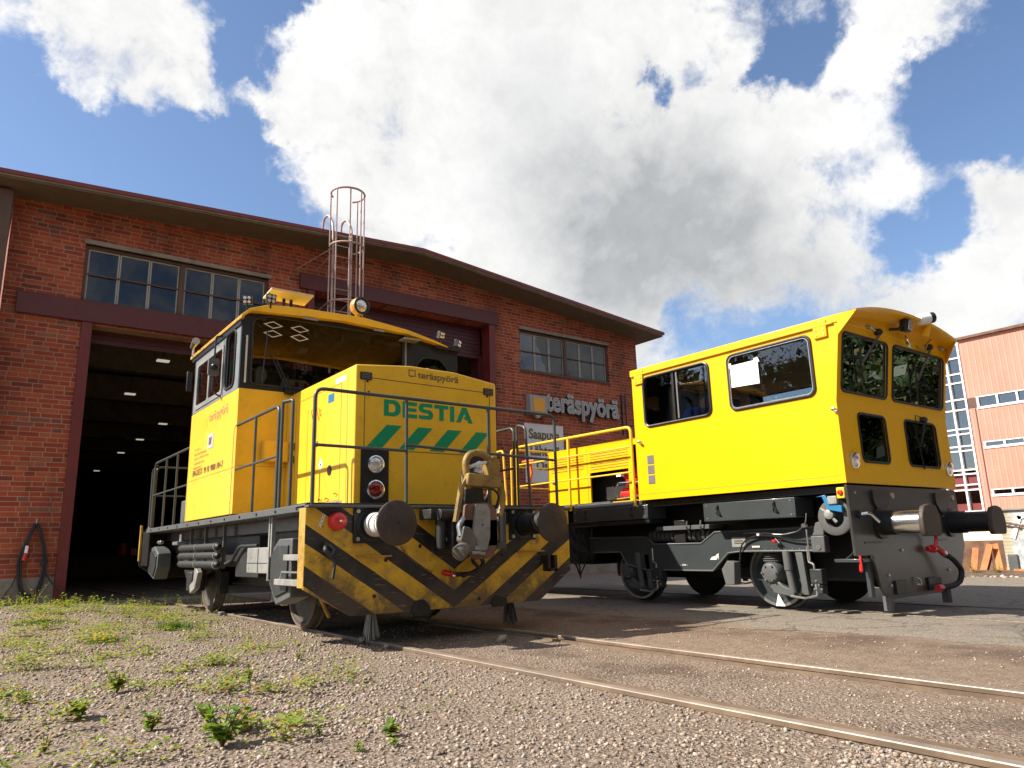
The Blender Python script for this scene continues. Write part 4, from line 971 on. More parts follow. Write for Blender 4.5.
mb = MB().plate((CXR, 0, 0), Vector((0,1,0)), Vector((0,0,1)), Vector((1,0,0)), [(CY0+T, CZB+.002), (CY1-T, CZB+.002), (CY1-T, 3.83), (CY0+T, 3.83)], [rrect(9.45, 3.02, 10.2, 3.7, .06), rrect(10.35, 3.02, 11.3, 3.7, .06)], T); obj('side_band', mb, M['black'], L1, smooth=False)
mb = MB().plate((0, CY1, 0), Vector((-1,0,0)), Vector((0,0,1)), Vector((0,1,0)), [(-CXR, CZB+.002), (-CXL, CZB+.002), (-CXL, 3.83), (-CXR, 3.83)], [rrect(-5.6, 3.02, -4.5, 3.75, .06), rrect(-4.1, 3.02, -3.0, 3.75, .06)], T); obj('rear_band', mb, M['black'], L1, smooth=False)
# roof
def roofpoly(dz0, dz1, x0=CXL-.03, x1=CXR+.03):
    xs2 = list(np.linspace(x0, x1, 15)); return [(x, arch(x)+dz0) for x in xs2] + [(x, arch(x)+dz1) for x in xs2[::-1]]
lo_ = [(2.64, 3.835), (2.75, 3.93), (4.0, 4.0), (5.0, 3.965), (5.45, 3.9), (5.7, 3.86)]
hi_ = [(5.7, 3.87), (5.5, 3.93), (5.0, 4.03), (4.3, 4.1), (3.5, 4.085), (2.97, 4.05), (2.72, 3.955), (2.62, 3.86)]
rf1 = obj('cab_roof', MB().prism(lo_+hi_, 'Y', 9.1, 11.62), M['yellow_old'], L1, bevel=.006)
obj('gutter', MB().box(2.625, 2.665, 9.12, 11.66, 3.82, 3.862), M['yellow_part'], rf1, bevel=.004)
obj('right_eave', MB().box(5.5, 5.95, 9.12, 11.6, 3.83, 3.87), M['black'], rf1, bevel=.004)
obj('roof_tab', MB().box(3.42, 3.62, 9.08, 9.1, 3.93, 3.955).box(4.45, 4.62, 9.08, 9.1, 3.93, 3.955).box(4.9, 5.16, 9.0, 9.18, 3.86, 3.88), M['grey_light'], rf1)
# cab inside
ci = MB().box(CXL+T, CXR-T, CY0+.1, CY1-T, CZ0, CZ0+.03); ci.box(3.0, 5.6, CY0+T+.001, CY0+.5, 2.2, 2.9); ci.box(4.5, 5.1, 10.2, 10.7, 1.6, 3.0)
obj('cab_interior', ci, M['cab_inside'], L1, bevel=.02)
# reflected-looking stickers are real film on the glass
def diamond(x, z, w_=.26, h_=.1, t=.012): return MB().plate((0, CY0-.002, 0), *FRONT, [(x-w_/2, z), (x, z-h_/2), (x+w_/2, z), (x, z+h_/2)], [[(x-w_/2+t*2.4, z), (x, z+h_/2-t), (x+w_/2-t*2.4, z), (x, z-h_/2+t)]], .002)
for x, z in ((3.06, 3.81), (3.06, 3.69), (3.42, 3.81), (3.42, 3.69)): obj('diamond_film', diamond(x, z), M['white_dirty'], bo, smooth=False)
# wipers on the windscreen
mb = MB().tube([(3.28, CY0-.03, 2.93), (3.02, CY0-.05, 3.42)], .010, 6); mb.tube([(3.32, CY0-.03, 2.93), (3.1, CY0-.05, 3.35)], .008, 6); mb.tube([(2.93, CY0-.04, 3.02), (2.98, CY0-.04, 3.72)], .009, 6)
mb.box(3.24, 3.36, CY0-.05, CY0, 2.9, 2.95); obj('wiper', mb, M['black'], bo)
mb = MB(); mb.box(4.995, 5.012, CY0-.05, CY0-.03, 2.99, 3.9); mb.cyl((5.0, CY0-.06, 3.9), (5.0, CY0, 3.9), .03, n=10); obj('screen_post', mb, M['grey_light'], bo)
obj('pillar_strip', MB().box(2.72, 2.742, CY0-.012, CY0, 3.0, 3.62), M['white_dirty'], bo)
# things behind the windscreen
hv = tag(obj('hanging_cloth', MB().sphere((2.98, CY0+.16, 3.16), .1, 12, 8, (.8, .4, 1.2)).box(2.9, 3.0, CY0+.1, CY0+.14, 2.98, 3.2), M['paper']), 'white cloth hanging inside the left corner of the DESTIA locomotive windscreen', 'cloth')
jb = thing('white_canister', 'white canister with red marks lying behind the DESTIA locomotive windscreen', 'canister', (3.48, CY0+.2, 2.95))
obj('canister_body', MB().lathe((3.28, CY0+.2, 3.06), (1, 0, 0), [(0, .06), (.02, .095), (.3, .1), (.34, .08), (.35, .02)], 20), M['white'], jb); mb = MB()
for x in (3.42, 3.54): mb.box(x, x+.05, CY0+.093, CY0+.101, 3.04, 3.1)
obj('red_mark', mb, M['red'], jb)
# cab side lettering etc.
obj('brand_lettering', text_mb('teräspyörä', (CXL, 10.5, 2.64), LEFT, .88, .16, bold=.01), M['text_faint'], cab, smooth=False)
obj('brand_square', MB().plate((CXL-.003, 0, 0), *LEFT, [(-10.74, 2.6), (-10.58, 2.6), (-10.58, 2.78), (-10.74, 2.78)], [[(-10.71, 2.63), (-10.61, 2.63), (-10.61, 2.75), (-10.71, 2.75)]], .003), M['yellow_rail'], cab, smooth=False)
obj('registration_plate', MB().plate((CXL-.004, 0, 0), *LEFT, rrect(-10.5, 2.3, -10.22, 2.5, .01), [], .004), M['grey_plastic'], cab)
obj('registration_text', text_mb('D7', (CXL-.004, 10.42, 2.35), LEFT, .12, .1, bold=.03), M['text_dark'], cab, smooth=False)
for t_, y_, w_ in (('FIN-DESTI', 11.2, .5), ('99', 10.6, .1), ('10', 10.44, .1), ('9000', 10.28, .24), ('104-7', 9.98, .28)):
    obj('number_lettering', text_mb(t_, (CXL, y_, 1.98), LEFT, w_, .085, bold=0), M['text_dark'], cab, smooth=False)
for k, (t, w_) in enumerate((('T 31 t', .3), ('MAX NOP 80 km/h', .62), ('JP 36 t  PITUUS 9,8 m', .75), ('AKSELIVÄLI 5,0 m', .55), ('HUOLTO 11.5', .4))):
    obj('data_lettering', text_mb(t, (CXL, 11.16, 2.34-k*.066), LEFT, w_, .034), M['text_faint'], cab, smooth=False)
mb = MB()
for k in range(9): mb.cyl((CXL-.004, 9.4+k*.22, 1.88), (CXL, 9.4+k*.22, 1.88), .008, n=8)
for z in (1.5, 1.7, 2.0): mb.cyl((CXL-.004, 9.32, z), (CXL, 9.32, z), .01, n=8)
obj('rivet', mb, M['text_faint'], cab)
mb = MB(); seam(mb, [(-11.45, 1.93), (-9.22, 1.93)], LEFT, (CXL, 0, 0), .004); seam(mb, [(2.7, 1.95), (3.35, 1.95)], FRONT, (0, CY0, 0), .003); obj('body_seam', mb, M['yellow_part'], cab)
obj('cab_front_box', MB().box(2.98, 3.3, CY0-.12, CY0, 2.0, 2.27), M['yellow_old'], cab, bevel=.02)
obj('hood_link', MB().box(3.30, 3.4, 9.1, 9.2, 1.36, 2.86), M['yellow_old'], cab, bevel=.008)
# mirror + roof bits
mi = obj('mirror', MB().plate((0, 9.95, 0), *FRONT, rrect(2.47, 3.22, 2.61, 3.46, .03), [], .04), M['vent_grey'], L1, bevel=.01)
obj('mirror_arm', MB().tube([(2.66, 10.02, 3.8), (2.56, 10.0, 3.78), (2.54, 9.98, 3.0), (2.66, 10.02, 2.96)], .012, 6, rad=.04).sphere((2.54, 9.93, 3.34), .045, 10, 8), M['black'], mi)
obj('rear_mirror', MB().box(2.56, 2.64, 11.5, 11.54, 3.3, 3.6), M['black'], L1, bevel=.01)
hr_ = obj('roof_horn', MB().cyl((2.6, 11.5, 3.98), (2.56, 11.1, 3.98), .03, .055, n=14).cyl((2.62, 11.5, 3.84), (2.62, 11.5, 3.98), .015, n=8), M['steel'], L1)
def worklight(x, y, z, tilt, nm='work_light', s_=.06, face=M['lens']):
    d = Vector((math.sin(tilt), -math.cos(tilt), -.25)).normalized(); u = Vector((math.cos(tilt), math.sin(tilt), 0)); v = u.cross(d)*-1
    b_ = obj(nm, MB().obox((x, y, z), u, v, d, s_, s_, .035).cyl((x, y, z-.13), (x, y, z-s_), .012, n=8), M['black'], L1, bevel=.008)
    mb = MB(); c_ = Vector((x, y, z))+d*.037
    for a in (-1, 1):
        for c2 in (-1, 1): mb.lathe(c_+u*a*s_*.45+v*c2*s_*.45, d, [(0, s_*.38), (.006, s_*.3), (.007, .005)], 12)
    obj('lens', mb, face, b_)
worklight(2.98, 9.1, 4.13, 0); worklight(2.66, 9.02, 4.03, -.5, s_=.055)
worklight(5.6, 9.15, 4.05, .3, s_=.055); worklight(5.93, 9.2, 3.98, .6, s_=.055)
sp_ = obj('spotlight', MB().lathe((4.25, 9.2, 4.27), Vector((.12, -1, -.05)), [(-.06, .03), (-.05, .1), (0, .125), (.08, .128), (.1, .12)], 32).cyl((4.25, 9.2, 4.0), (4.25, 9.2, 4.16), .03, n=12), M['yellow_part'], L1)
obj('spotlight_rim', MB().lathe((4.262, 9.1, 4.265), Vector((.12, -1, -.05)), [(0, .122), (.02, .128), (.025, .1), (.005, .098)], 32), M['black'], sp_)
obj('lens', MB().lathe((4.262, 9.1, 4.265), Vector((.12, -1, -.05)), [(0, .098), (.01, .08), (.018, .03), (.02, .004)], 32), M['lens'], sp_)
obj('spotlight_wire', MB().tube([(4.33, 9.2, 4.2), (4.44, 9.17, 4.12), (4.38, 9.15, 4.05)], .007, 6, rad=.03), M['rubber'], sp_)
an = obj('roof_board', MB().obox((3.3, 9.35, 4.29), (1, 0, .0), (0, 1, -.12), (0, .12, 1), .29, .17, .012), M['board_cream'], L1, bevel=.003)
mb = MB()
for x in (3.26, 3.36): mb.box(x-.018, x+.018, 9.4, 9.43, 4.07, 4.3)
mb.tube([(3.02, 9.3, 4.28), (3.12, 9.3, 4.06)], .007, 6); obj('board_post', mb, M['dark'], an)
obj('roof_vent', MB().lathe((3.05, 9.6, 4.08), (0, 0, 1), [(0, .1), (.03, .1), (.06, .06), (.065, .01)], 20), M['yellow_old'], L1)
obj('roof_vent', MB().lathe((5.4, 9.4, 3.92), (0, 0, 1), [(0, .12), (.05, .1), (.08, .05), (.085, .01)], 20), M['yellow_old'], L1)

# ---- handrails
def hrail(pts, r=.019, nm='handrail', rad=.1, parent=L1, m='rail_tube'): return obj(nm, MB().tube(pts, r, 10, rad=rad), M[m], parent)
hf = hrail([(2.71, 6.8, 1.33), (2.71, 6.8, 2.475), (5.79, 6.8, 2.46), (5.79, 6.8, 1.33)])
for x in (3.73, 4.79): obj('post', MB().tube([(x, 6.8, 1.33), (x, 6.8, 2.46)], .018, 10), M['rail_tube'], hf)
obj('mid_rail', MB().tube([(2.71, 6.79, 1.91), (3.71, 6.79, 1.905)], .016, 8), M['rail_tube'], hf)
obj('mid_rail', MB().tube([(3.71, 6.79, 1.965), (5.79, 6.79, 1.9)], .016, 8), M['rail_tube'], hf)
def side_rail(x, y0, y1, posts, z=2.45, mid=1.9, endpost=True):
    h_ = hrail([(x, y0, 1.34), (x, y0, z), (x, y1, z)] + ([(x, y1, 1.34)] if endpost else []))
    for y in posts: obj('post', MB().tube([(x, y, 1.34), (x, y, z)], .017, 8), M['rail_tube'], h_)
    obj('mid_rail', MB().tube([(x, y0, mid), (x, y1, mid)], .015, 8), M['rail_tube'], h_)
    return h_
side_rail(2.68, 9.3, 7.72, [8.5]); hrail([(2.68, 7.62, 1.34), (2.68, 7.62, 2.47), (2.73, 7.45, 2.47), (2.73, 7.45, 1.34)], rad=.03)
side_rail(5.88, 9.15, 7.75, [8.5]); hrail([(5.88, 7.68, 1.34), (5.88, 7.68, 2.47), (5.88, 7.5, 2.42), (5.88, 7.42, 1.34)], rad=.05)
rr1 = side_rail(2.68, 13.85, 11.52, [13.0, 12.25], endpost=False)
hrail([(2.72, 13.98, 1.34), (2.72, 14.22, 1.34), (2.72, 14.25, 2.36), (2.72, 13.9, 2.42)], rad=.06)
hrail([(2.72, 13.95, 1.34), (2.72, 13.95, 2.4), (5.84, 13.95, 2.4), (5.84, 13.95, 1.34)]); 
hrail([(2.72, 13.95, 1.9), (5.84, 13.95, 1.9)], .014, rad=0)
side_rail(5.88, 13.85, 11.52, [13.0, 12.25], endpost=False)
# rear low hood and equipment cupboard on the rear deck
rh = obj('rear_hood', MB().box(3.5, 5.1, 11.55, 13.4, 1.35, 2.1), M['yellow_old'], L1, bevel=.02)
obj('rear_cupboard', MB().box(2.75, 3.1, 11.52, 11.9, 1.35, 2.05).box(2.75, 3.1, 11.9, 12.15, 1.35, 1.7), M['grey_mid'], L1, bevel=.02)
obj('amber_lamp', MB().cyl((2.85, 11.98, 1.7), (2.85, 11.98, 1.82), .04, n=14), M['yellow_rail'], L1)
# rear headstock
obj('rear_headstock', MB().prism([(XL+.03, 1.34), (XL+.03, .72), (XL+.35, .5), (XR-.35, .5), (XR-.03, .72), (XR-.03, 1.34)], 'Y', 14.55, 14.62), M['black'], L1, bevel=.006)
obj('rear_side_plate', MB().box(XL+.05, XL+.08, 13.98, 14.55, .72, 1.25).box(XL+.05, XR-.05, 13.98, 14.56, 1.25, 1.3), M['black'], L1)
obj('hazard_edge', MB().box(XL+.01, XL+.04, 14.53, 14.6, .8, 1.42), M['yellow_part'], L1)

# ---- underframe, left side (mirrored on the right)
def both(fn):
    for sg in (1, -1): fn(sg)
def X_(x, sg): return x if sg == 1 else mir(x)
def bx2(mb, x0, x1, *r_, sg=1):
    a, b_ = sorted((X_(x0, sg), X_(x1, sg))); return mb.box(a, b_, *r_)
def und(sg):
    # axlebox guards: faceted grey casings
    for yc, s_ in ((7.72, 1), (13.75, -1)):
        poly = [(yc-.36, .45), (yc+.05, .36), (yc+.32, .62), (yc+.32, .86), (yc+.02, 1.03), (yc-.36, 1.03)] if s_ == 1 else [(yc+.36, .6), (yc-.1, .5), (yc-.3, .7), (yc-.3, .92), (yc-.02, 1.04), (yc+.42, 1.0)]
        a, b_ = sorted((X_(2.74, sg), X_(2.95, sg)))
        ab = obj('axlebox_casing', MB().prism(poly, 'X', a, b_), M['grey_mid'], L1, bevel=.012)
        poly2 = [(yc+(y-yc)*.8, .72+(z-.72)*.78) for y, z in poly]; a, b_ = sorted((X_(2.72, sg), X_(2.742, sg)))
        obj('casing_cover', MB().prism(poly2, 'X', a, b_), M['dark'], ab, bevel=.006)
    # wheels: two axles
    for yw in (8.75, 12.75):
        x = X_(3.47, sg); d = -1 if sg == 1 else 1
        wh = obj('wheel', MB().lathe((x+.07*-d, yw, .47), (d, 0, 0), [(0, .5), (.03, .5), (.035, .47), (.13, .46), (.135, .4), (.1, .38), (.1, .14), (.15, .12), (.19, .1), (.19, .02)], 48), M['wheel'], L1)
        obj('tyre_face', MB().lathe((x+.066*d, yw, .47), (d, 0, 0), [(0, .455), (.004, .455), (.004, .42), (0, .42)], 48), M['rail_side'], wh)
        sx = X_(3.2, sg)
        hanger = MB().prism([(yw-.75, .62), (yw-.62, .38), (yw-.35, .3), (yw-.3, .42), (yw-.5, .5), (yw-.55, .72)], 'X', *sorted((X_(3.02, sg), X_(3.1, sg))))
        obj('brake_hanger', hanger, M['grey_light'], L1, bevel=.012)
        obj('brake_shoe', MB().prism([(yw-.62, .62), (yw-.5, .7), (yw-.42, .5), (yw-.44, .3), (yw-.56, .28)], 'X', *sorted((X_(3.4, sg), X_(3.54, sg)))), M['under'], L1, bevel=.01)
        ls = MB()
        for k in range(6): ls.box(*sorted((X_(3.12, sg), X_(3.22, sg))), yw-.5+k*.04, yw+.5-k*.04, .62-k*.028, .645-k*.028)
        obj('leaf_spring', ls, M['under'], L1)
        obj('axle_box', MB().box(*sorted((X_(3.08, sg), X_(3.3, sg))), yw-.15, yw+.15, .32, .62), M['under'], L1, bevel=.02)
    # air reservoirs
    for k in range(3):
        z = .985-k*.115
        rs_ = obj('air_reservoir', MB().lathe((X_(2.78, sg), 10.12, z), (0, 1, 0), [(-.03, .02), (0, .045), (.03, .05), (1.9, .05), (1.95, .045), (1.97, .02)], 18), M['rubber'], L1)
        mb = MB()
        for y in (10.14, 11.1): mb.lathe((X_(2.78, sg), y, z), (0, 1, 0), [(0, .056), (.03, .056)], 18)
        obj('clamp', mb, M['steel'], rs_)
    mb = MB()
    for y in (10.2, 11.1, 11.9): bx2(mb, 2.86, 2.9, y-.02, y+.02, .7, 1.27, sg=sg)
    obj('reservoir_hanger', mb, M['grey_mid'], L1)
    # battery box
    bt = obj('battery_box', bx2(MB(), 2.74, 3.1, 7.98+.02, 8.78, .67, .95, sg=sg), M['white_dirty'] if False else M['grey_light'], L1, bevel=.01)
    mb = MB(); xf = X_(2.737, sg); bx2(mb, 2.734, 2.74, 8.02, 8.76, .78, .785, sg=sg); bx2(mb, 2.734, 2.74, 8.38, 8.385, .68, .94, sg=sg); obj('box_seam', mb, M['dark'], bt)
    mb = MB()
    for y in (7.93, 8.0): bx2(mb, 2.72, 2.76, y-.018, y+.018, .6, 1.27, sg=sg)
    obj('box_hanger', mb, M['grey_light'], L1)
    obj('pipe_run', MB().tube([(X_(2.9, sg), 8.9, .98), (X_(2.9, sg), 9.6, .98), (X_(2.9, sg), 9.9, .8), (X_(2.85, sg), 10.0, .76)], .02, 8, rad=.1), M['under'], L1)
    obj('tool_locker', bx2(MB(), 2.95, 3.3, 9.0, 9.9, .6, 1.1, sg=sg), M['under'], L1, bevel=.01)
    # steps at the front corner
    for z, y1 in ((.84, 7.38), (.6, 7.62)):
        mb = bx2(MB(), 2.66, 2.92, 6.8, y1, z-.03, z+.03, sg=sg); obj('step', mb, M['grey_light'], L1, bevel=.006)
    mb = MB().tube([(X_(2.68, sg), 6.85, .66), (X_(2.68, sg), 6.85, .7), (X_(2.68, sg), 7.45, .7), (X_(2.68, sg), 7.5, .62)], .01, 6); obj('step_rod', mb, M['steel'], L1)
    obj('sander_pipe', MB().tube([(X_(3.1, sg), 7.6, .6), (X_(3.2, sg), 7.75, .45), (X_(3.45, sg), 8.05, .18)], .025, 8, rad=.1), M['yellow_part'], L1)
    obj('sand_tank', MB().cyl((X_(3.0, sg), 7.5, .62), (X_(3.25, sg), 7.6, .48), .09, .06, n=18), M['white_dirty'], L1, bevel=.006)
    # broom in front of the wheel
    mb = MB(); rr2 = random.Random(9)
    for k in range(46):
        a = rr2.uniform(-.05, .05); c_ = rr2.uniform(-.04, .04); mb.tube([(X_(3.42, sg)+a*.6, 6.95+c_, .3), (X_(3.42, sg)+a*1.6, 6.95+c_*1.5, .02+rr2.uniform(0, .06))], .004, 4)
    br_ = obj('rail_broom', mb, M['grey_light'] if sg == 1 else M['under'], L1); obj('broom_holder', bx2(MB(), 3.36, 3.48, 6.9, 7.0, .28, .5, sg=sg), M['under'], br_)
both(und)
mb = MB()
for yw in (8.75, 12.75): mb.cyl((3.5, yw, .47), (5.06, yw, .47), .09, n=16)
obj('axle', mb, M['under'], L1)
obj('transmission', MB().box(3.7, 4.9, 8.2, 13.2, .4, .8), M['under'], L1, bevel=.04)
obj('valve_cluster', MB().cyl((2.8, 12.2, 1.08), (2.8, 12.2, 1.2), .03, n=10).box(2.72, 2.9, 12.1, 12.4, 1.04, 1.09).cyl((2.74, 13.2, 1.1), (2.74, 13.45, 1.1), .03, n=10), M['steel'], L1, bevel=.004)

# ---- coupler and towing gear at the front centre
M['coupler_yellow'] = paint('chipped_coupler_yellow', (.24, .145, .03), .5, var=.35, dirt=(.05, .035, .025), dirt_amt=.95, dscale=19, bumps=.5)
# 
M['coupler_pale'] = paint('greasy_pale_steel', (.09, .08, .066), .5, var=.45, dirt=(.04, .045, .035), dirt_amt=.9, dscale=16, bumps=.4)
cp = obj('coupler', MB().box(4.0, 4.56, 6.42, 6.76, .86, 1.28).box(4.05, 4.5, 6.3, 6.5, .9, 1.2), M['under'], L1, bevel=.02)
obj('face_plate', MB().plate((0, 6.26, 0), *FRONT, rpoly([(4.12, .93), (4.18, .86), (4.32, .88), (4.36, 1.0), (4.37, 1.28), (4.33, 1.34), (4.2, 1.34), (4.16, 1.1)], .02), [circle(4.27, 1.13, .012, 10)], .03), M['grey_light'], cp, bevel=.004)
obj('cheek_plate', MB().plate((0, 6.3, 0), *FRONT, rpoly([(4.05, 1.0), (4.2, .78), (4.42, .8), (4.5, 1.0), (4.47, 1.3), (4.36, 1.36), (4.1, 1.34)], .03), [], .05), M['rust'], cp, bevel=.006)
obj('upright', MB().prism([(4.2, 1.25), (4.48, 1.25), (4.44, 1.68), (4.24, 1.72)], 'Y', 6.5, 6.62), M['dark'], cp, bevel=.01)
obj('guide_plate', MB().box(4.52, 4.56, 6.3, 6.6, .95, 1.3).box(4.6, 4.82, 6.6, 6.72, .88, 1.28), M['grey_mid'], cp, bevel=.008)
obj('screw_housing', MB().cyl((3.86, 6.45, 1.24), (4.05, 6.45, 1.24), .06, n=14).cyl((3.92, 6.5, .9), (3.92, 6.5, 1.22), .05, n=14).box(3.8, 4.05, 6.5, 6.74, 1.2, 1.3), M['under'], cp, bevel=.006)
mb = MB().tube([(4.16, 6.36, 1.5), (4.13, 6.36, 1.78), (4.18, 6.36, 1.86), (4.3, 6.36, 1.89), (4.42, 6.36, 1.84), (4.5, 6.36, 1.72), (4.5, 6.36, 1.55)], .038, 10, rad=.06); obj('lifting_loop', mb, M['coupler_yellow'], cp)
obj('yoke', MB().prism(rpoly([(4.1, 1.53), (4.52, 1.51), (4.54, 1.62), (4.42, 1.64), (4.12, 1.66)], .02), 'Y', 6.28, 6.42), M['coupler_yellow'], cp, bevel=.012)
mb = MB().tube([(4.13, 6.34, 1.6), (4.06, 6.33, 1.52), (4.02, 6.32, 1.36), (3.98, 6.32, 1.16)], .03, 8, rad=.05); obj('yoke_arm', mb, M['coupler_yellow'], cp)
mb = MB().tube([(4.5, 6.34, 1.6), (4.58, 6.33, 1.5), (4.58, 6.32, 1.36), (4.53, 6.33, 1.22)], .034, 8, rad=.06); obj('yoke_arm', mb, M['coupler_yellow'], cp)
obj('yoke_lug', MB().prism(rpoly([(4.38, 1.62), (4.52, 1.62), (4.54, 1.8), (4.46, 1.86), (4.38, 1.78)], .03), 'Y', 6.3, 6.4), M['coupler_yellow'], cp, bevel=.01)
mb = MB().tube([(4.18, 6.4, 1.72), (4.26, 6.3, 1.76), (4.38, 6.34, 1.78)], .02, 8); obj('white_strap', mb, M['white_dirty'], cp)
mb = MB().tube([(4.06, 6.3, 1.2), (3.99, 6.28, 1.12), (4.0, 6.26, 1.02)], .028, 8, rad=.03); obj('eye_bolt', mb, M['steel'], cp)
obj('coupling_head', MB().prism(rpoly([(3.98, .98), (4.02, 1.12), (4.1, 1.1), (4.18, .98), (4.2, .86), (4.08, .84)], .02), 'Y', 6.22, 6.32), M['coupler_pale'], cp, bevel=.01)
obj('coupling_nose', MB().lathe((4.06, 6.25, .92), Vector((-.8, -.25, -.5)), [(0, .05), (.06, .075), (.12, .08), (.15, .075), (.155, .03)], 20), M['coupler_pale'], cp)
obj('coupling_teeth', MB().box(4.1, 4.2, 6.2, 6.24, .84, .87).box(4.14, 4.22, 6.2, 6.24, .88, .92).box(4.2, 4.26, 6.2, 6.24, .83, .86), M['grey_light'], cp, bevel=.004)
cp.location.x += .05; cp.location.z -= .015
mb = MB().tube([(4.36, 6.5, .96), (4.44, 6.52, .88), (4.4, 6.6, .76), (4.56, 6.66, .66), (4.3, 6.62, .6)], .02, 8, rad=.06)
mb.tube([(4.52, 6.68, .84), (4.62, 6.66, .72), (4.44, 6.64, .62), (4.18, 6.64, .62)], .024, 8, rad=.08); bh = obj('brake_hose', mb, M['rubber'], L1)
obj('hose_end', MB().tube([(4.2, 6.63, .62), (4.06, 6.62, .65)], .03, 10), M['red'], bh); obj('hose_ring', MB().sphere((4.19, 6.61, .61), .022, 10, 8), M['chrome'], bh)
ch = MB(); P0 = Vector((3.48, 6.7, 1.25)); P1 = Vector((3.95, 6.66, .66))
for k in range(26):
    t = k/25; q = P0.lerp(P1, t) + Vector((-.04*math.sin(math.pi*t)+.12*t*(1-t)*-1, 0, -.08*math.sin(math.pi*t)))
    ch.sphere(q, .011, 6, 4, (1, .6, 1.3) if k % 2 else (.6, 1, 1.3))
obj('safety_chain', ch, M['rust'], L1)
ph_ = obj('jumper_cable', MB().tube([(4.55, 6.66, 1.5), (4.7, 6.6, 1.52), (4.8, 6.62, 1.45), (4.8, 6.7, 1.3)], .012, 6, rad=.06), M['rubber'], L1)

# ================================================================== LOCOMOTIVE 2
C2 = 9.8
L2 = thing('track_locomotive', 'new bright yellow locomotive with a tall glazed cab and grey plough plate in front', 'locomotive', (C2, 8, 0))
def m2x(x): return 2*C2-x
SX, SR = 8.32, 11.24; FYB, FYT = 4.53, 4.38; RY = 7.84; ZB, ZT = 1.52, 3.47
ZK = 2.5; SLOPE = (FYT-FYB)/(ZT-ZK)
# side walls with window openings
w1 = rrect(-7.6, 2.62, -6.36, 3.38, .09); w2 = rrect(-6.02, 2.62, -4.78, 3.38, .09)
sideo = [(-RY, ZB), (-FYB, ZB), (-FYB, ZK), (-FYT, ZT), (-RY, ZT)]
cabw = MB().plate((SX, 0, 0), *LEFT, sideo, [w1, w2], .05)
cabw.plate((SR, 0, 0), Vector((0,1,0)), Vector((0,0,1)), Vector((1,0,0)), [(FYB, ZB), (RY, ZB), (RY, ZT), (FYT, ZT), (FYB, ZK)], [[(-x, y) for x, y in w1], [(-x, y) for x, y in w2]], .05)
rw1 = rrect(-9.25, 2.55, -8.46, 3.42, .1); rw2 = rrect(-11.1, 2.5, -10.3, 3.36, .08); rw3 = rrect(-10.15, 2.5, -9.4, 3.36, .06)
cabw.plate((0, RY, 0), Vector((-1,0,0)), Vector((0,0,1)), Vector((0,1,0)), [(-SR+.05, ZB), (-SX-.05, ZB), (-SX-.05, ZT), (-SR+.05, ZT)], [rw1, rw2, rw3], .05)
cw2 = obj('cab_body', cabw, M['yellow_new'], L2, smooth=False)
# leaning front wall
Uf = Vector((1,0,0)); Vf = Vector((0, SLOPE, 1)).normalized(); Nf = Uf.cross(Vf)
Of = Vector((0, FYB, ZK)); k_ = 1/Vf.z; Ol = Vector((0, FYB, ZB)); Vl = Vector((0, 0, 1)); Nl = Vector((0, -1, 0))
def fz_(z): return (z-ZK)*k_
up_ = [rrect(a, fz_(c_), b_, fz_(d), .07) for a, b_, c_, d in ((8.42, 9.52, 2.63, 3.35), (9.67, 11.13, 2.63, 3.36))]
lw_ = [rrect(8.77, 1.79-ZB, 9.44, 2.39-ZB, .07), rrect(9.96, 1.79-ZB, 10.85, 2.40-ZB, .08)]
frontw = MB().plate(Of, Uf, Vf, Nf, [(SX+.0505, 0), (SR-.0505, 0), (SR-.0505, fz_(ZT+.02)), (SX+.0505, fz_(ZT+.02))], up_, .05)
frontw.plate(Ol, Uf, Vl, Nl, [(SX+.0505, 0), (SR-.0505, 0), (SR-.0505, ZK-ZB), (SX+.0505, ZK-ZB)], lw_, .05)
fw = obj('cab_front', frontw, M['yellow_new'], L2, smooth=False)
for w_, (oo, vv, nn_) in [(q, (Of, Vf, Nf)) for q in up_] + [(q, (Ol, Vl, Nl)) for q in lw_]:
    mb = MB(); mb.tube([oo + Uf*x + vv*y + nn_*.004 for x, y in w_], .016, 6, closed=True); sl_ = obj('window_seal', mb, M['rubber'], fw)
    obj('pane', MB().plate(oo - nn_*.015, Uf, vv, nn_, w_, [], .008), M['glass_cab'], sl_, smooth=False)
for w_, fr_ in ((w1, M['black']), (w2, M['rubber'])):
    mb = MB(); ring(mb, w_, LEFT, (SX-.006, 0, 0), .022, 8); fm = obj('side_window', mb, fr_, cw2)
    obj('pane', MB().plate((SX+.014, 0, 0), *LEFT, w_, [], .008), M['glass_cab'], fm, smooth=False)
    if w_ is w1:
        obj('slider_bar', MB().box(SX-.005, SX+.014, 7.0, 7.04, 2.64, 3.37).box(SX+.022, SX+.03, 6.44, 6.48, 2.66, 3.36), M['black'], fm, bevel=.003)
        obj('slider_edge', MB().box(SX-.008, SX-.0, 6.93, 6.955, 2.66, 3.35), M['vent_grey'], fm)
    else:
        mb = MB(); ring(mb, rrect(-6.0, 2.64, -4.8, 3.36, .08), LEFT, (SX-.012, 0, 0), .008, 6); obj('bright_trim', mb, M['steel'], fm)
for w_ in (w1, w2):
    pm = [(-x, y) for x, y in w_]; F_ = (Vector((0,1,0)), Vector((0,0,1)), Vector((1,0,0)))
    mb = MB(); ring(mb, pm, F_, (SR+.004, 0, 0), .02, 6); fm = obj('side_window', mb, M['rubber'], cw2); obj('pane', MB().plate((SR-.014, 0, 0), *F_, pm, [], .008), M['glass_cab'], fm, smooth=False)
F_ = (Vector((-1,0,0)), Vector((0,0,1)), Vector((0,1,0)))
M['glass_clear'] = glass('clear_rear_glass', (.94, .96, .97), .0)
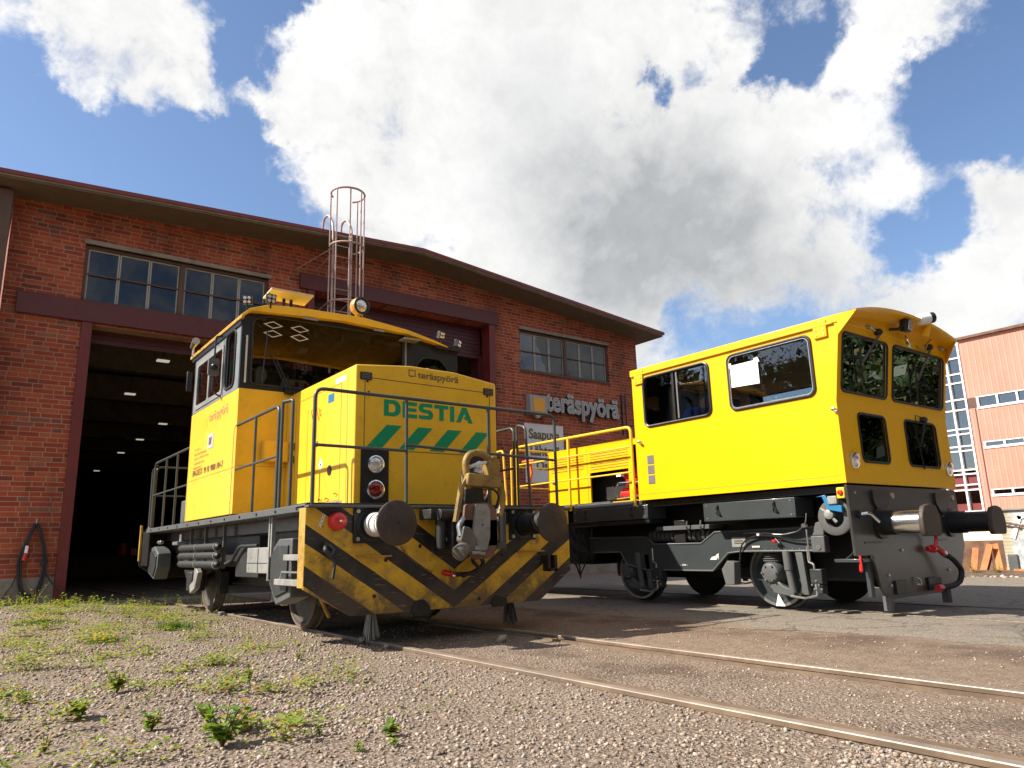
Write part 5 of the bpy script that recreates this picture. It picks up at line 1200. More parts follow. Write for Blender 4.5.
for w_ in (rw1, rw2, rw3):
    mb = MB(); ring(mb, w_, F_, (0, RY+.004, 0), .02, 6); fm = obj('rear_window', mb, M['rubber'], cw2); obj('pane', MB().plate((0, RY-.014, 0), *F_, w_, [], .006), M['glass_clear'], fm, smooth=False)
# roof : shallow arch with chamfered edge and front visor
def roof2(x, dz=0):
    t = (x-C2)/(SR-C2+.0); return 3.475 + .15*(1-abs(t)**2.2) + dz
xs2 = list(np.linspace(SX-.01, SR+.01, 19))
pr = [(x, roof2(x)+.09) for x in xs2]
rpol = [(SX-.012, 3.45)] + [(SR+.012, 3.45)] + pr[::-1]
rf2 = obj('cab_roof', MB().prism(rpol, 'Y', FYT-.0, RY+.03), M['yellow_new'], L2, bevel=.01)
# visor: roof skin carried forward, cheeks sloping back to the front wall
vs = []; fs = []; n_ = len(xs2)
for x, z in pr:
    cx_ = SX-.01+(x-SX+.01)*.925
    vs += [(x, FYT, z), (cx_, 4.13, z+.0), (cx_, 4.15, z-.022), (x, FYT, z-.06)]
for i in range(n_-1):
    a = 4*i; b_ = a+4
    for k in range(3): fs.append((a+k, a+k+1, b_+k+1, b_+k))
vis = MB().add(vs, fs)
for x, z, sg in ((SX-.01, pr[0][1], 1), (SR+.01, pr[-1][1], -1)):
    fx = SX-.01+(x-SX+.01)*.925
    vis.add([(x, FYT, z), (fx+.005*sg, 4.13, z), (x+.0*sg, FYT+.02, 3.3), (x+.02*sg, FYT, z), (fx+.025*sg, 4.135, z-.005), (x+.02*sg, FYT+.02, 3.3)], [(0, 1, 2), (3, 5, 4), (0, 3, 4, 1), (1, 4, 5, 2), (2, 5, 3, 0)])
obj('roof_visor', vis, M['yellow_new'], rf2)
obj('gutter', MB().cyl((SX-.02, 4.45, 3.455), (SX-.02, RY, 3.455), .014, n=8), M['yellow_new'], rf2)
mb = MB()
for y in (4.62, 7.68): mb.box(SX-.03, SX-.005, y-.09, y+.09, 3.3, 3.52)
br2 = obj('lifting_bracket', mb, M['yellow_new'], rf2, bevel=.012)
mb = MB()
for y in (4.57, 4.67, 7.63, 7.73):
    for z in (3.34, 3.4): mb.cyl((SX-.038, y, z), (SX-.03, y, z), .01, n=8)
obj('bolt', mb, M['steel'], br2)
obj('lower_seam', MB().box(SX-.002, SX, FYB+.05, RY, 1.605, 1.61), M['yellow_part'], cw2)
mb = MB()
for k in range(3): mb.box(SX-.006, SX, 7.49, 7.62, 1.75+k*.15, 1.88+k*.15)
obj('vent_panel', mb, M['vent_grey'], cw2, bevel=.004)
for y, z in ((7.74, 2.41), (4.56, 2.4)):
    obj('side_marker', MB().lathe((SX, y, z), (-1, 0, 0), [(0, .02), (.05, .025), (.06, .01)], 12).cyl((SX-.03, y-.02, z-.03), (SX-.04, y-.05, z-.04), .018, n=10), M['steel'], cw2)
# front fittings
def onf(x, z, d=0): return (Of + Uf*x + Vf*fz_(z) + Nf*d) if z > ZK else (Ol + Uf*x + Vl*(z-ZB) + Nl*d)
for x in (8.55, 11.08):
    h_ = obj('headlight', MB().lathe(onf(x, 1.79, 0), Nf, [(0, .1), (.03, .1), (.035, .085)], 28), M['chrome'], fw)
    obj('lens', MB().lathe(onf(x, 1.79, .03), Nf, [(0, .086), (.012, .07), (.02, .03), (.022, .004)], 28), M['lens'], h_)
def wiper(px, pz, ex, ez, bx_, bz):
    mb = MB().tube([onf(px, pz, .06), onf(ex, ez, .04)], .009, 6); mb.tube([onf(px+.04, pz, .06), onf(ex+.03, ez, .04)], .006, 6)
    mb.lathe(onf(px, pz, 0), Nf, [(0, .045), (.05, .045), (.08, .03), (.085, .01)], 14); mb.tube([onf(bx_, bz, .03), onf(ex*2-bx_, ez*2-bz, .03)], .011, 6)
    return obj('wiper', mb, M['black'], fw)
wiper(9.22, 3.46, 8.82, 3.02, 8.76, 3.27); wiper(10.62, 3.46, 10.28, 2.95, 10.22, 3.23)
wiper(10.47, 2.44, 10.24, 2.05, 10.18, 2.35)
mb = MB().tube([onf(10.44, 2.46, .05), onf(10.2, 2.47, .05), onf(10.24, 2.38, .03)], .006, 6); obj('washer_pipe', mb, M['black'], fw)
wl = obj('work_light', MB().obox(onf(9.76, 3.62, .12), (1,0,0), (0,-.25,1), (0,-1,-.25), .085, .085, .05), M['black'], fw, bevel=.02)
obj('lens', MB().obox(onf(9.775, 3.62, .178), (1,0,0), (0,-.25,1), (0,-1,-.25), .06, .06, .004), M['lens'], wl, bevel=.01)
obj('lamp_arm', MB().tube([onf(9.57, 3.55, 0), onf(9.6, 3.55, .1), onf(9.68, 3.6, .12)], .02, 8), M['black'], wl)
obj('mirror', MB().lathe(onf(9.84, 3.42, .12), Vector((.3, -1, .3)), [(-.03, .05), (0, .1), (.01, .1), (.012, .02)], 24), M['chrome'], fw)
cdir = Vector((.85, -.5, .16)).normalized(); c0 = Vector((10.02, 4.2, 3.71))
cm = obj('camera_housing', MB().lathe(c0, cdir, [(0, .04), (.02, .075), (.17, .08), (.18, .07)], 24), M['white'], fw)
obj('camera_lens', MB().lathe(c0+cdir*.18, cdir, [(0, .07), (.06, .074), (.065, .06), (.05, .02)], 24), M['black'], cm)
obj('camera_foot', MB().cyl((10.3, 4.25, 3.56), (10.26, 4.14, 3.7), .06, .025, n=12), M['yellow_new'], cm)
obj('camera_cable', MB().tube([onf(10.3, 3.42, .02), onf(10.45, 3.38, .06), onf(10.5, 3.5, .07), (10.6, 4.3, 3.55)], .014, 6), M['yellow_part'], cm)
for x in (9.0, 11.0): obj('door_peg', MB().lathe(onf(x, 3.49, 0), Nf, [(0, .03), (.05, .025), (.06, .01)], 10).tube([onf(x, 3.49, .03), onf(x+.12, 3.46, .04)], .014, 6), M['steel'], fw)
# cab interior
ins = MB(); ins.box(SX+.05, SR-.05, FYB+.05, RY-.05, ZB, ZB+.04); ins.box(8.6, 10.9, 4.75, 5.2, 1.56, 2.45)
obj('cab_interior', ins, M['cab_inside'], L2, bevel=.02)
for x, y in ((9.1, 5.9), (10.6, 6.1)):
    ob_ = obj('driver_seat', MB().box(x-.24, x+.24, y-.24, y+.2, 1.95, 2.1).box(x-.22, x+.22, y+.2, y+.32, 2.05, 2.75).box(x-.12, x+.12, y+.2, y+.3, 2.78, 3.0).cyl((x, y, 1.56), (x, y, 1.95), .06, n=12), M['cloth_dark'], L2, bevel=.04, seg=3)
obj('ceiling_liner', MB().box(SX+.06, SR-.06, FYT+.1, RY-.06, 3.38, 3.42), M['cab_wood'], L2)
obj('inner_post', MB().box(8.86, 8.9, 7.5, 7.54, 1.56, 3.4).box(8.42, 8.46, 6.15, 6.2, 1.56, 3.4), M['yellow_rail'], L2, bevel=.006)
obj('inner_cabinet', MB().box(9.35, 10.1, 7.3, 7.75, 1.56, 3.1), M['cab_inside'], L2, bevel=.02)
# underframe
deck2 = obj('deck', MB().box(8.4, 11.16, 7.86, 12.6, 1.46, 1.53), M['grey_new'], L2, bevel=.006)
obj('cab_underside', MB().box(8.42, 11.14, 4.62, 7.84, 1.42, 1.5), M['black'], L2)
obj('centre_frame', MB().box(8.95, 10.65, 4.7, 12.4, .95, 1.45), M['black'], L2, bevel=.01)
def toolbox(y0, y1, z0, z1, lb=None):
    t_ = obj('toolbox', MB().box(8.34, 8.75, y0, y1, z0, z1), M['grey_new'], L2, bevel=.008)
    for y in (y0+.2*(y1-y0), y0+.82*(y1-y0)):
        zc = (z0+z1)/2+.03
        obj('handle', MB().tube([(8.335, y+.0, zc+.06), (8.3, y+.01, zc+.02), (8.3, y-.03, zc-.06), (8.335, y-.03, zc-.09), (8.335, y+.03, zc-.06), (8.335, y+.0, zc+.06)], .009, 6), M['black'], t_)
    mb = MB()
    for y in (y0+.06, y1-.06):
        for z in (z0+.04, z1-.04): mb.cyl((8.332, y, z), (8.34, y, z), .01, n=8)
    obj('screw', mb, M['steel'], t_); return t_
toolbox(5.24, 6.66, 1.15, 1.40); toolbox(7.7, 9.4, 1.24, 1.45)
obj('lower_sill', MB().box(8.36, 8.7, 7.7, 9.5, 1.17, 1.235), M['black'], L2, bevel=.01)
# bogie side frame (both sides)
M['frame_paint'] = M['grey_new']
def bogie(sg):
    mx = (lambda x: x) if sg == 1 else m2x
    fp = [(5.15, .74), (6.3, .74), (6.5, .72), (6.78, .48), (8.05, .48), (8.45, .56), (8.58, .75), (9.2, .75), (9.28, .62), (9.32, .99), (8.0, .97), (7.85, .86), (6.95, .86), (6.7, 1.01), (5.15, 1.03)]
    bf_ = obj('bogie_frame', MB().prism(fp, 'X', *sorted((mx(8.6), mx(8.68)))), M['frame_paint'], L2, bevel=.008)
    edge = MB(); q = [Vector((mx(8.6), y, z)) for y, z in fp[:8]]; edge.tube(q, .013, 6); obj('frame_flange', edge, M['grey_mid'], bf_)
    q = [Vector((mx(8.6), y, z)) for y, z in fp[9:]]; obj('frame_flange', MB().tube(q, .013, 6), M['grey_mid'], bf_)
    for yw, r_ in ((5.98, .44), (8.5, .44)):
        x = mx(8.99); d = -1 if sg == 1 else 1
        if yw == 7.15: x = mx(9.2)
        wh = obj('wheel', MB().lathe((x-.07*d, yw, r_+.0), (d, 0, 0), [(0, r_+.03), (.03, r_+.03), (.035, r_), (.13, r_-.01), (.135, r_-.07), (.1, r_-.1), (.1, .16), (.15, .14), (.17, .12), (.17, .02)], 48), M['grey_new'] if sg == 1 else M['under'], L2)
        obj('tyre_face', MB().lathe((x+.066*d, yw, r_), (d, 0, 0), [(0, r_-.015), (.004, r_-.015), (.004, r_-.05), (0, r_-.05)], 48), M['steel'], wh)
        if yw == 5.98: obj('painted_sun_patch', MB().prism([(5.9, .02), (6.04, .02), (5.99, .18)], 'X', *sorted((x+.072*d, x+.076*d))), M['white'], wh)  # white triangle painted in for the sunlit patch on the front wheel
    for yw in (5.9, 8.5):
        ab = obj('axle_box', MB().lathe((mx(8.78), yw, .46), (-1 if sg == 1 else 1, 0, 0), [(0, .15), (.1, .15), (.15, .12), (.16, .09), (.16, .02)], 16), M['grey_mid'], L2, bevel=.008)
        mb = MB()
        for a in range(6): t = R(60*a); mb.cyl((mx(8.62), yw+.1*math.cos(t), .46+.1*math.sin(t)), (mx(8.6), yw+.1*math.cos(t), .46+.1*math.sin(t)), .014, n=6)
        obj('cover_bolt', mb, M['steel'], ab)
        mb = MB()
        for k in range(5): mb.lathe((mx(8.78), yw+.02, .6+k*.028), (0, 0, 1), [(0, .12), (.01, .135), (.02, .12)], 20)
        obj('rubber_spring', mb, M['rubber_grey'], L2)
        obj('swing_arm', MB().prism([(yw-.32, .16), (yw-.3, .25), (yw-.16, .3), (yw+.05, .5), (yw+.12, .42), (yw-.02, .2)], 'X', *sorted((mx(8.66), mx(8.76)))), M['grey_mid'], L2, bevel=.012)
        dp = obj('damper', MB().cyl((mx(8.62), yw-.34, .22), (mx(8.62), yw-.3, .5), .045, n=16).cyl((mx(8.62), yw-.3, .5), (mx(8.62), yw-.29, .74), .055, n=16), M['rubber_grey'], L2)
        obj('brake_arm', MB().prism([(yw-.52, .72), (yw-.42, .72), (yw-.48, .2), (yw-.56, .2)], 'X', *sorted((mx(8.6), mx(8.66)))), M['grey_mid'], L2, bevel=.008)
        mb = MB().tube([(mx(8.6), yw-.6, .8), (mx(8.6), yw-.6, .6), (mx(8.58), yw-.68, .58), (mx(8.58), yw-.68, .2), (mx(8.6), yw-.5, .16), (mx(8.6), yw-.3, .18)], .014, 6, rad=.03)
        obj('brake_pipe', mb, M['steel'], L2)
        vb = MB().box(*sorted((mx(8.56), mx(8.68))), yw-.78, yw-.62, .34, .52); vb.box(*sorted((mx(8.58), mx(8.7))), yw-.76, yw-.66, .22, .34)
        obj('valve_block', vb, M['dark'], L2, bevel=.012)
        mb = MB()
        for k in range(5): mb.cyl((mx(8.55), yw-.76+.03*k, .28+.05*(k % 3)), (mx(8.58), yw-.76+.03*k, .28+.05*(k % 3)), .012, n=8)
        obj('fitting', mb, M['steel'], L2)
    ah = obj('anchor_block', MB().prism([(6.4, .3), (6.55, .3), (6.6, .5), (6.5, .62), (6.38, .6)], 'X', *sorted((mx(8.55), mx(8.7)))), M['rubber_grey'], L2, bevel=.01)
    return bf_
bfr = bogie(1); bogie(-1)
mb = MB()
for yw in (5.98, 8.5): mb.cyl((9.0, yw, .44), (10.6, yw, .44), .08, n=16)
obj('axle', mb, M['under'], L2)
obj('centre_shade_fill', MB().box(9.2, 10.5, 4.85, 9.3, .34, .95), M['black'], L2, bevel=.03)  # black mass added between the wheels, standing in for underframe shade
obj('rear_shade_fill', MB().box(8.7, 10.9, 9.35, 12.3, .55, 1.3), M['black'], L2, bevel=.04)  # black block added below the rear deck to fill its gaps with shade
obj('cross_member', MB().box(8.7, 9.2, 6.6, 7.9, .5, .85), M['black'], L2, bevel=.02)
obj('brake_cylinder', MB().cyl((8.75, 6.9, .62), (8.75, 7.6, .62), .1, n=18), M['under'], L2)
# small marks on the bogie frame
obj('logo_mark', MB().plate((8.597, 0, 0), *LEFT, [(-6.82, .63), (-6.7, .63), (-6.69, .67), (-6.67, .63), (-6.66, .72), (-6.7, .7), (-6.72, .68), (-6.78, .67)], [], .003), M['white_dirty'], bfr, smooth=False)
obj('frame_text', text_mb('- 234 -', (8.598, 7.36, .545), LEFT, .14, .025, bold=.03), M['white_dirty'], bfr, smooth=False)
obj('data_plate', MB().plate((8.594, 0, 0), *LEFT, rrect(-6.42, .8, -6.2, .93, .005), [], .006), M['grey_light'], bfr, bevel=.002)
obj('data_text', MB().box(8.585, 8.588, 6.24, 6.38, .88, .89).box(8.585, 8.588, 6.24, 6.38, .85, .86), M['text_dark'], bfr)
obj('pale_tag', MB().box(8.59, 8.596, 5.98, 6.1, .79, .81), M['cream'], bfr)
mb = MB()
for k in range(11): mb.cyl((8.592, 5.3+k*.1, .765), (8.6, 5.3+k*.1, .765), .008, n=6)
obj('frame_bolt', mb, M['steel'], bfr)
# pipes and hoses along the frame
obj('air_hose', MB().tube([(8.57, 6.3, .6), (8.56, 6.25, .85), (8.55, 6.0, .95), (8.55, 5.7, .93), (8.55, 5.45, .87), (8.55, 5.2, .86)], .012, 6, rad=.12), M['black'], L2)
obj('air_pipe', MB().tube([(8.57, 6.2, .98), (8.55, 5.9, .98), (8.55, 5.6, .94), (8.52, 5.35, .98), (8.5, 5.22, 1.08), (8.5, 5.2, 1.2)], .009, 6, rad=.1), M['steel'], L2)
obj('cable_tie', MB().cyl((8.53, 5.95, .96), (8.6, 5.95, .96), .022, n=10).cyl((8.5, 5.26, 1.05), (8.56, 5.26, 1.05), .025, n=10), M['white_dirty'], L2)
obj('red_cock', MB().tube([(8.54, 5.74, .87), (8.52, 5.68, .86)], .02, 8), M['red'], L2)
obj('cock_lever', MB().tube([(8.54, 5.7, .9), (8.53, 5.64, .84)], .009, 6), M['grey_mid'], L2)
fe = obj('front_bracket', MB().box(8.5, 8.62, 5.0, 5.18, .72, .92).prism([(5.02, .92), (5.18, .92), (5.12, 1.08), (5.0, 1.1)], 'X', 8.54, 8.6), M['grey_mid'], L2, bevel=.012)
obj('bracket_bolt', MB().cyl((8.49, 5.08, .78), (8.5, 5.08, .78), .03, n=14), M['steel'], fe)
obj('vertical_pipe', MB().tube([(8.5, 5.22, 1.0), (8.5, 5.22, .62)], .012, 6), M['steel'], L2)
obj('loop_hose', MB().tube([(8.6, 4.62, 1.05), (8.55, 4.6, .85), (8.6, 4.7, .7), (8.7, 4.9, .6)], .016, 8, rad=.12), M['rubber'], L2)
for y in (7.15, 6.9): obj('hook_bracket', MB().tube([(8.6, y, 1.02), (8.5, y-.03, 1.1), (8.5, y-.05, 1.18)], .012, 6), M['steel'], L2)
rb = MB()
for k in range(14): rb.lathe((8.75, 6.85+k*.085, .98), (0, 1, 0), [(0, .09), (.03, .1), (.06, .09)], 20)
obj('ribbed_tank', rb, M['grey_mid'], L2)
obj('inner_bracket', MB().box(8.62, 8.7, 7.25, 7.45, .88, 1.2), M['black'], L2, bevel=.006)
obj('sill_plate', MB().box(8.55, 8.9, 6.75, 7.75, 1.06, 1.12), M['grey_mid'], L2, bevel=.004)
# cluster of cables below the rear deck
mb = MB(); rr3 = random.Random(8)
for k in range(14):
    y = 9.35+rr3.uniform(0, .6); mb.tube([(8.5, y, 1.15), (8.45, y+rr3.uniform(-.2, .2), .95), (8.5, y+rr3.uniform(-.3, .1), .75), (8.55, 9.5, .5+rr3.uniform(-.2, .2))], .012, 6, rad=.1)
obj('cable_bundle', mb, M['rubber'], L2)
# blue braked measuring wheel behind the plough
mw = obj('measuring_wheel', MB().lathe((8.5, 4.8, 1.13), (-1, 0, 0), [(0, .12), (0, .21), (.05, .215), (.06, .2), (.06, .12), (.0, .12)], 36), M['rubber_grey'], L2)
obj('wheel_hub', MB().lathe((8.48, 4.86, 1.17), (-1, 0, 0), [(0, .06), (.06, .06), (.08, .03), (.08, .01)], 16).tube([(8.45, 4.86, 1.17), (8.45, 4.97, 1.24)], .02, 6).tube([(8.45, 4.86, 1.17), (8.45, 4.87, 1.3)], .02, 6).tube([(8.45, 4.86, 1.17), (8.45, 4.78, 1.07)], .02, 6), M['grey_light'], mw)
mw.location.y += .0
mb = MB().prism([(4.98, 1.38), (4.9, 1.38), (4.84, 1.22), (4.66, 1.18), (4.66, 1.26), (4.8, 1.3), (4.86, 1.4)], 'X', 8.38, 8.43); obj('blue_fork', mb, M['blue'], mw, bevel=.008)
obj('brake_cover', MB().box(8.36, 8.42, 4.7, 4.82, 1.28, 1.38), M['grey_light'], mw, bevel=.01)
obj('marker_lamp', MB().box(8.3, 8.42, 4.56, 4.66, 1.34, 1.47), M['yellow_rail'], L2, bevel=.01)
obj('marker_lens', MB().lathe((8.3, 4.61, 1.41), (-1, 0, 0), [(0, .035), (.02, .03), (.025, .01)], 14), M['red'], L2)

# plough plate
PY = 4.5
pp = [(8.26, 1.49), (8.28, .68), (8.66, .68), (8.76, .3), (8.9, .16), (10.42, .17), (10.85, .26), (11.0, .5), (11.16, .74), (11.16, .95), (11.1, 1.49)]
M['plough'] = paint('satin_plough_paint', (.032, .031, .027), .36, var=.12, dirt=(.1, .085, .06), dirt_amt=.5, dscale=2.2, coat=.2)
plw = obj('plough_plate', MB().plate((0, PY, 0), *FRONT, pp[::-1], [], .03), M['plough'], L2, bevel=.004)
mb = MB()
for x0 in (8.5, 10.28): mb.box(x0, x0+.38, PY-.006, PY, .815, .838)
obj('slot', mb, M['black'], plw)
for x in (8.98, 10.62):
    lg = obj('coupling_lug', MB().plate((0, PY-.03, 0), *FRONT, rpoly([(x-.2, 1.44), (x+.2, 1.44), (x+.2, 1.33), (x+.02, 1.15), (x-.06, 1.15), (x-.2, 1.3)], .05), [], .1), M['black'], plw, bevel=.008)
    obj('pin', MB().cyl((x+.06, PY-.14, 1.37), (x+.06, PY-.12, 1.37), .035, n=16), M['steel'], lg)
mb = MB()
for x, z in ((9.35, .72), (10.55, .6), (10.55, .44), (8.95, .44), (8.97, .32), (10.62, 1.14), (9.0, 1.22), (8.4, 1.4)): mb.cyl((x, PY-.02, z), (x, PY, z), .016, n=10)
obj('bolt', mb, M['steel'], plw)
obj('side_handle', MB().tube([(8.42, PY-.02, 1.15), (8.46, PY-.1, 1.16), (8.5, PY-.12, 1.15), (8.62, PY-.14, 1.06)], .02, 8), M['chrome'], plw)
obj('side_knob', MB().lathe((8.42, PY, 1.15), (0, -1, 0), [(0, .045), (.04, .045), (.05, .02)], 16), M['black'], plw)
mb = MB().tube([(9.58, PY-.02, .38), (9.62, PY-.05, .36), (9.64, PY-.05, .3), (9.58, PY-.02, .3)], .012, 6); obj('keyhole_ring', mb, M['steel'], plw)
for x0, x1 in ((9.06, 9.32), (9.9, 10.25)): obj('lower_block', MB().box(x0, x1, PY-.03, PY-.001, .21, .37), M['black'], plw, bevel=.006)
for x in (8.9, 10.43):
    b_ = obj('rail_guard_foot', MB().box(x-.04, x+.04, PY-.03, PY+.06, .03, .2), M['rubber_grey'], plw, bevel=.006)
obj('side_step', MB().box(8.5, 8.7, PY+.03, PY+.4, .6, .64).box(8.62, 8.7, PY+.05, PY+.1, .2, .62), M['grey_new'], plw, bevel=.006)
obj('red_hook', MB().tube([(8.52, PY+.1, .68), (8.48, PY+.06, .66), (8.48, PY+.06, .5), (8.52, PY+.1, .5), (8.54, PY+.1, .62)], .014, 8, rad=.03), M['red'], plw)
# buffers
def buffer2(x, sl):
    b_ = obj('buffer', MB().lathe((x, PY, 1.05), (0, -1, 0), [(0, .19), (.03, .19), (.035, .145), (.2, .145), (.2, .13)], 32), M['black'], L2)
    obj('sleeve', MB().lathe((x, PY-.2, 1.05), (0, -1, 0), [(0, .132), (.35, .132)], 32), sl, b_)
    hd = []
    for k in range(17): t = R(180*k/16); hd.append((x+.21*math.cos(t), 1.12+.11*math.sin(t)))
    hd = [(x+.215, .92)] + hd + [(x-.215, .92)]
    hd = rpoly([(x+.19, .88), (x+.22, .95), (x+.22, 1.1), (x+.15, 1.22), (x, 1.25), (x-.15, 1.22), (x-.22, 1.1), (x-.22, .95), (x-.19, .88)], .04)
    obj('buffer_head', MB().prism(hd, 'Y', 3.9, 3.96), M['buffer_face'], b_, bevel=.012)
buffer2(8.93, M['chrome']); buffer2(10.80, M['black'])
# red valve with hose
hv2 = obj('red_coupling', MB().tube([(9.95, PY-.04, .72), (10.1, PY-.1, .72), (10.18, PY-.12, .66)], .035, 10).tube([(10.06, PY-.1, .74), (10.1, PY-.1, .84), (10.06, PY-.12, .9)], .022, 8).lathe((9.98, PY-.08, .72), (1, 0, 0), [(0, .05), (.04, .055), (.08, .04)], 12), M['red'], L2)
obj('hose', MB().tube([(10.2, PY-.12, .66), (10.36, PY-.16, .58), (10.52, PY-.18, .44), (10.48, PY-.16, .3), (10.3, PY-.14, .25), (10.05, PY-.1, .24)], .034, 10, rad=.12), M['rubber'], hv2)
obj('hose_clip', MB().cyl((10.17, PY-.12, .67), (10.22, PY-.125, .65), .04, n=12), M['chrome'], hv2)
obj('red_socket', MB().cyl((9.94, PY-.1, .24), (10.06, PY-.1, .24), .042, n=14), M['red'], hv2)

# engine hood behind the cab
def louvres(x, y0, y1, z0, z1, n, par):
    mb = MB()
    for k in range(n): z = z0+(z1-z0)*k/(n-1); mb.box(x-.008, x, y0, y1, z-.012, z-.003)
    return obj('louvre', mb, M['yellow_part'], par)
op = [(-9.12, 1.54), (-8.06+.22, 1.54), (-7.84, 2.05), (-9.12, 2.05)]
hd2 = MB().plate((8.5, 0, 0), *LEFT, [(-10.2, 1.54), (-7.9, 1.54), (-7.9, 2.5), (-10.2, 2.5)], [[(-9.1, 1.55), (-8.2, 1.55), (-8.2, 2.06), (-9.1, 2.06)], [(-8.12, 1.55), (-7.94, 1.55), (-7.94, 2.42), (-8.12, 2.42)]], .03)
hd2.box(8.5, 10.9, 10.17, 10.2, 1.54, 2.5); hd2.box(8.5, 10.9, 7.95, 10.2, 2.5, 2.53); hd2.box(10.87, 10.9, 7.95, 10.17, 1.54, 2.5)
eh = obj('engine_hood', hd2, M['yellow_new'], L2, bevel=.004)
louvres(8.5, 9.25, 10.1, 2.16, 2.42, 7, eh); louvres(8.5, 8.2, 9.08, 2.12, 2.42, 8, eh)
obj('hood_lock', MB().box(8.485, 8.5, 10.0, 10.08, 1.95, 2.02).cyl((8.47, 10.05, 1.98), (8.5, 10.05, 1.98), .025, n=10), M['steel'], eh, bevel=.004)
mb = MB(); seam(mb, [(-9.16, 1.55), (-9.16, 2.48)], LEFT, (8.5, 0, 0)); obj('door_seam', mb, M['yellow_part'], eh)
obj('engine_block', MB().box(8.75, 10.3, 8.3, 9.9, 1.54, 2.2).cyl((8.9, 8.5, 1.9), (8.9, 9.3, 1.9), .16, n=18), M['under'], L2, bevel=.03)
obj('red_engine_part', MB().cyl((8.7, 8.0, 1.65), (8.7, 8.5, 1.65), .12, n=16).cyl((8.75, 7.95, 2.0), (8.75, 8.5, 2.0), .1, n=16).box(8.62, 8.8, 8.02, 8.4, 1.8, 1.9).sphere((8.7, 8.05, 2.2), .09, 12, 8), M['red'], L2, bevel=.01)
mb = MB().tube([(8.58, 8.6, 1.78), (8.55, 8.5, 1.84), (8.55, 8.0, 1.82)], .022, 8, rad=.05); mb.tube([(8.58, 8.6, 1.65), (8.55, 8.55, 1.6), (8.55, 8.0, 1.62)], .022, 8, rad=.05); mb.tube([(8.6, 8.1, 2.1), (8.6, 8.0, 2.14), (8.6, 7.96, 2.1)], .018, 8)
obj('silver_pipe', mb, M['chrome'], L2)
obj('white_fitting', MB().box(8.56, 8.64, 8.44, 8.54, 1.95, 2.02).sphere((8.62, 8.02, 2.3), .045, 10, 8), M['white'], L2)
# railing
yr = dict(parent=L2, m='yellow_rail')
hr2 = obj('railing', MB().tube([(8.36, 10.95, 1.5), (8.36, 10.95, 2.71), (8.36, 7.97, 2.68), (8.36, 7.97, 1.44)], .025, 10, rad=.1), M['yellow_rail'], L2)
for y in (9.47,): obj('post', MB().box(8.34, 8.38, y-.02, y+.02, 1.44, 2.68), M['yellow_rail'], hr2, bevel=.006)
for z in (1.97, 2.37): obj('mid_rail', MB().tube([(8.35, 10.95, z), (8.35, 7.97, z)], .014, 8), M['yellow_rail'], hr2)
h3 = obj('railing', MB().tube([(8.42, 11.2, 1.5), (8.42, 11.2, 2.7), (11.1, 11.2, 2.7), (11.1, 11.2, 1.5)], .022, 10, rad=.08), M['yellow_rail'], L2)
for z in (1.97, 2.37): obj('mid_rail', MB().tube([(8.42, 11.2, z), (11.1, 11.2, z)], .014, 8), M['yellow_rail'], h3)
h4 = obj('railing', MB().tube([(11.2, 11.1, 1.5), (11.2, 11.1, 2.7), (11.2, 7.97, 2.68), (11.2, 7.97, 1.44)], .022, 10, rad=.1), M['yellow_rail'], L2)
for z in (1.97, 2.37): obj('mid_rail', MB().tube([(11.2, 11.1, z), (11.2, 7.97, z)], .014, 8), M['yellow_rail'], h4)
h5 = obj('railing', MB().tube([(8.45, 12.5, 1.5), (8.45, 12.5, 2.7), (8.45, 11.5, 2.72), (8.45, 11.4, 1.5)], .022, 10, rad=.08), M['yellow_rail'], L2)
obj('deck_hatch', MB().box(8.45, 8.8, 8.6, 10.6, 1.53, 1.56), M['grey_mid'], L2)
obj('rear_headstock', MB().box(8.3, 11.3, 12.5, 12.6, .5, 1.5), M['black'], L2, bevel=.01)
tag(obj('hi_vis_strap', MB().tube([(8.40, 10.6, 2.4), (8.42, 10.58, 2.2), (8.38, 10.6, 2.02), (8.42, 10.62, 1.86)], .03, 8).tube([(8.42, 10.85, 2.43), (8.42, 10.5, 2.42)], .02, 8), M['orange']), 'orange cloth strap tied to the yellow railing of the plough locomotive', 'strap')
# paper in the side window
pw = tag(obj('paper_sheet', MB().plate((SX-.014, 0, 0), *LEFT, [(-5.98, 2.93), (-5.54, 2.91), (-5.54, 3.235), (-5.98, 3.235)], [], .002).plate((SX-.016, 0, 0), *LEFT, [(-6.03, 3.2), (-5.96, 3.2), (-5.96, 3.27), (-6.0, 3.27)], [], .002).plate((SX-.016, 0, 0), *LEFT, [(-5.6, 3.21), (-5.51, 3.2), (-5.54, 3.27), (-5.6, 3.26)], [], .002), M['paper'], smooth=False),
     'blank white paper taped to the larger side window of the plough locomotive', 'paper')
tag(obj('paper_sheet', MB().plate(onf(8.98, 2.98, -.06), Uf, Vf, Nf, [(0, 0), (.14, -.06), (.16, .3), (.08, .26)], [], .002), M['paper'], smooth=False), 'narrow white paper behind the left upper front window of the plough locomotive', 'paper')
# chain hanging from the right buffer toward the wall
cn = MB(); A_ = Vector((18.9, 6.85, 1.15)); B_ = Vector((18.9, 4.2, .8))
for k in range(46):
    t = k/45; q = A_.lerp(B_, t) + Vector((0, 0, -.18*4*t*(1-t)*.5)); cn.sphere(q, .035, 6, 4, (.6, 1.5, .6) if k % 2 else (.5, 1.5, 1))
tag(obj('chain', cn, M['rust']), 'rusty chain slung along the face of the graffiti wall', 'chain')

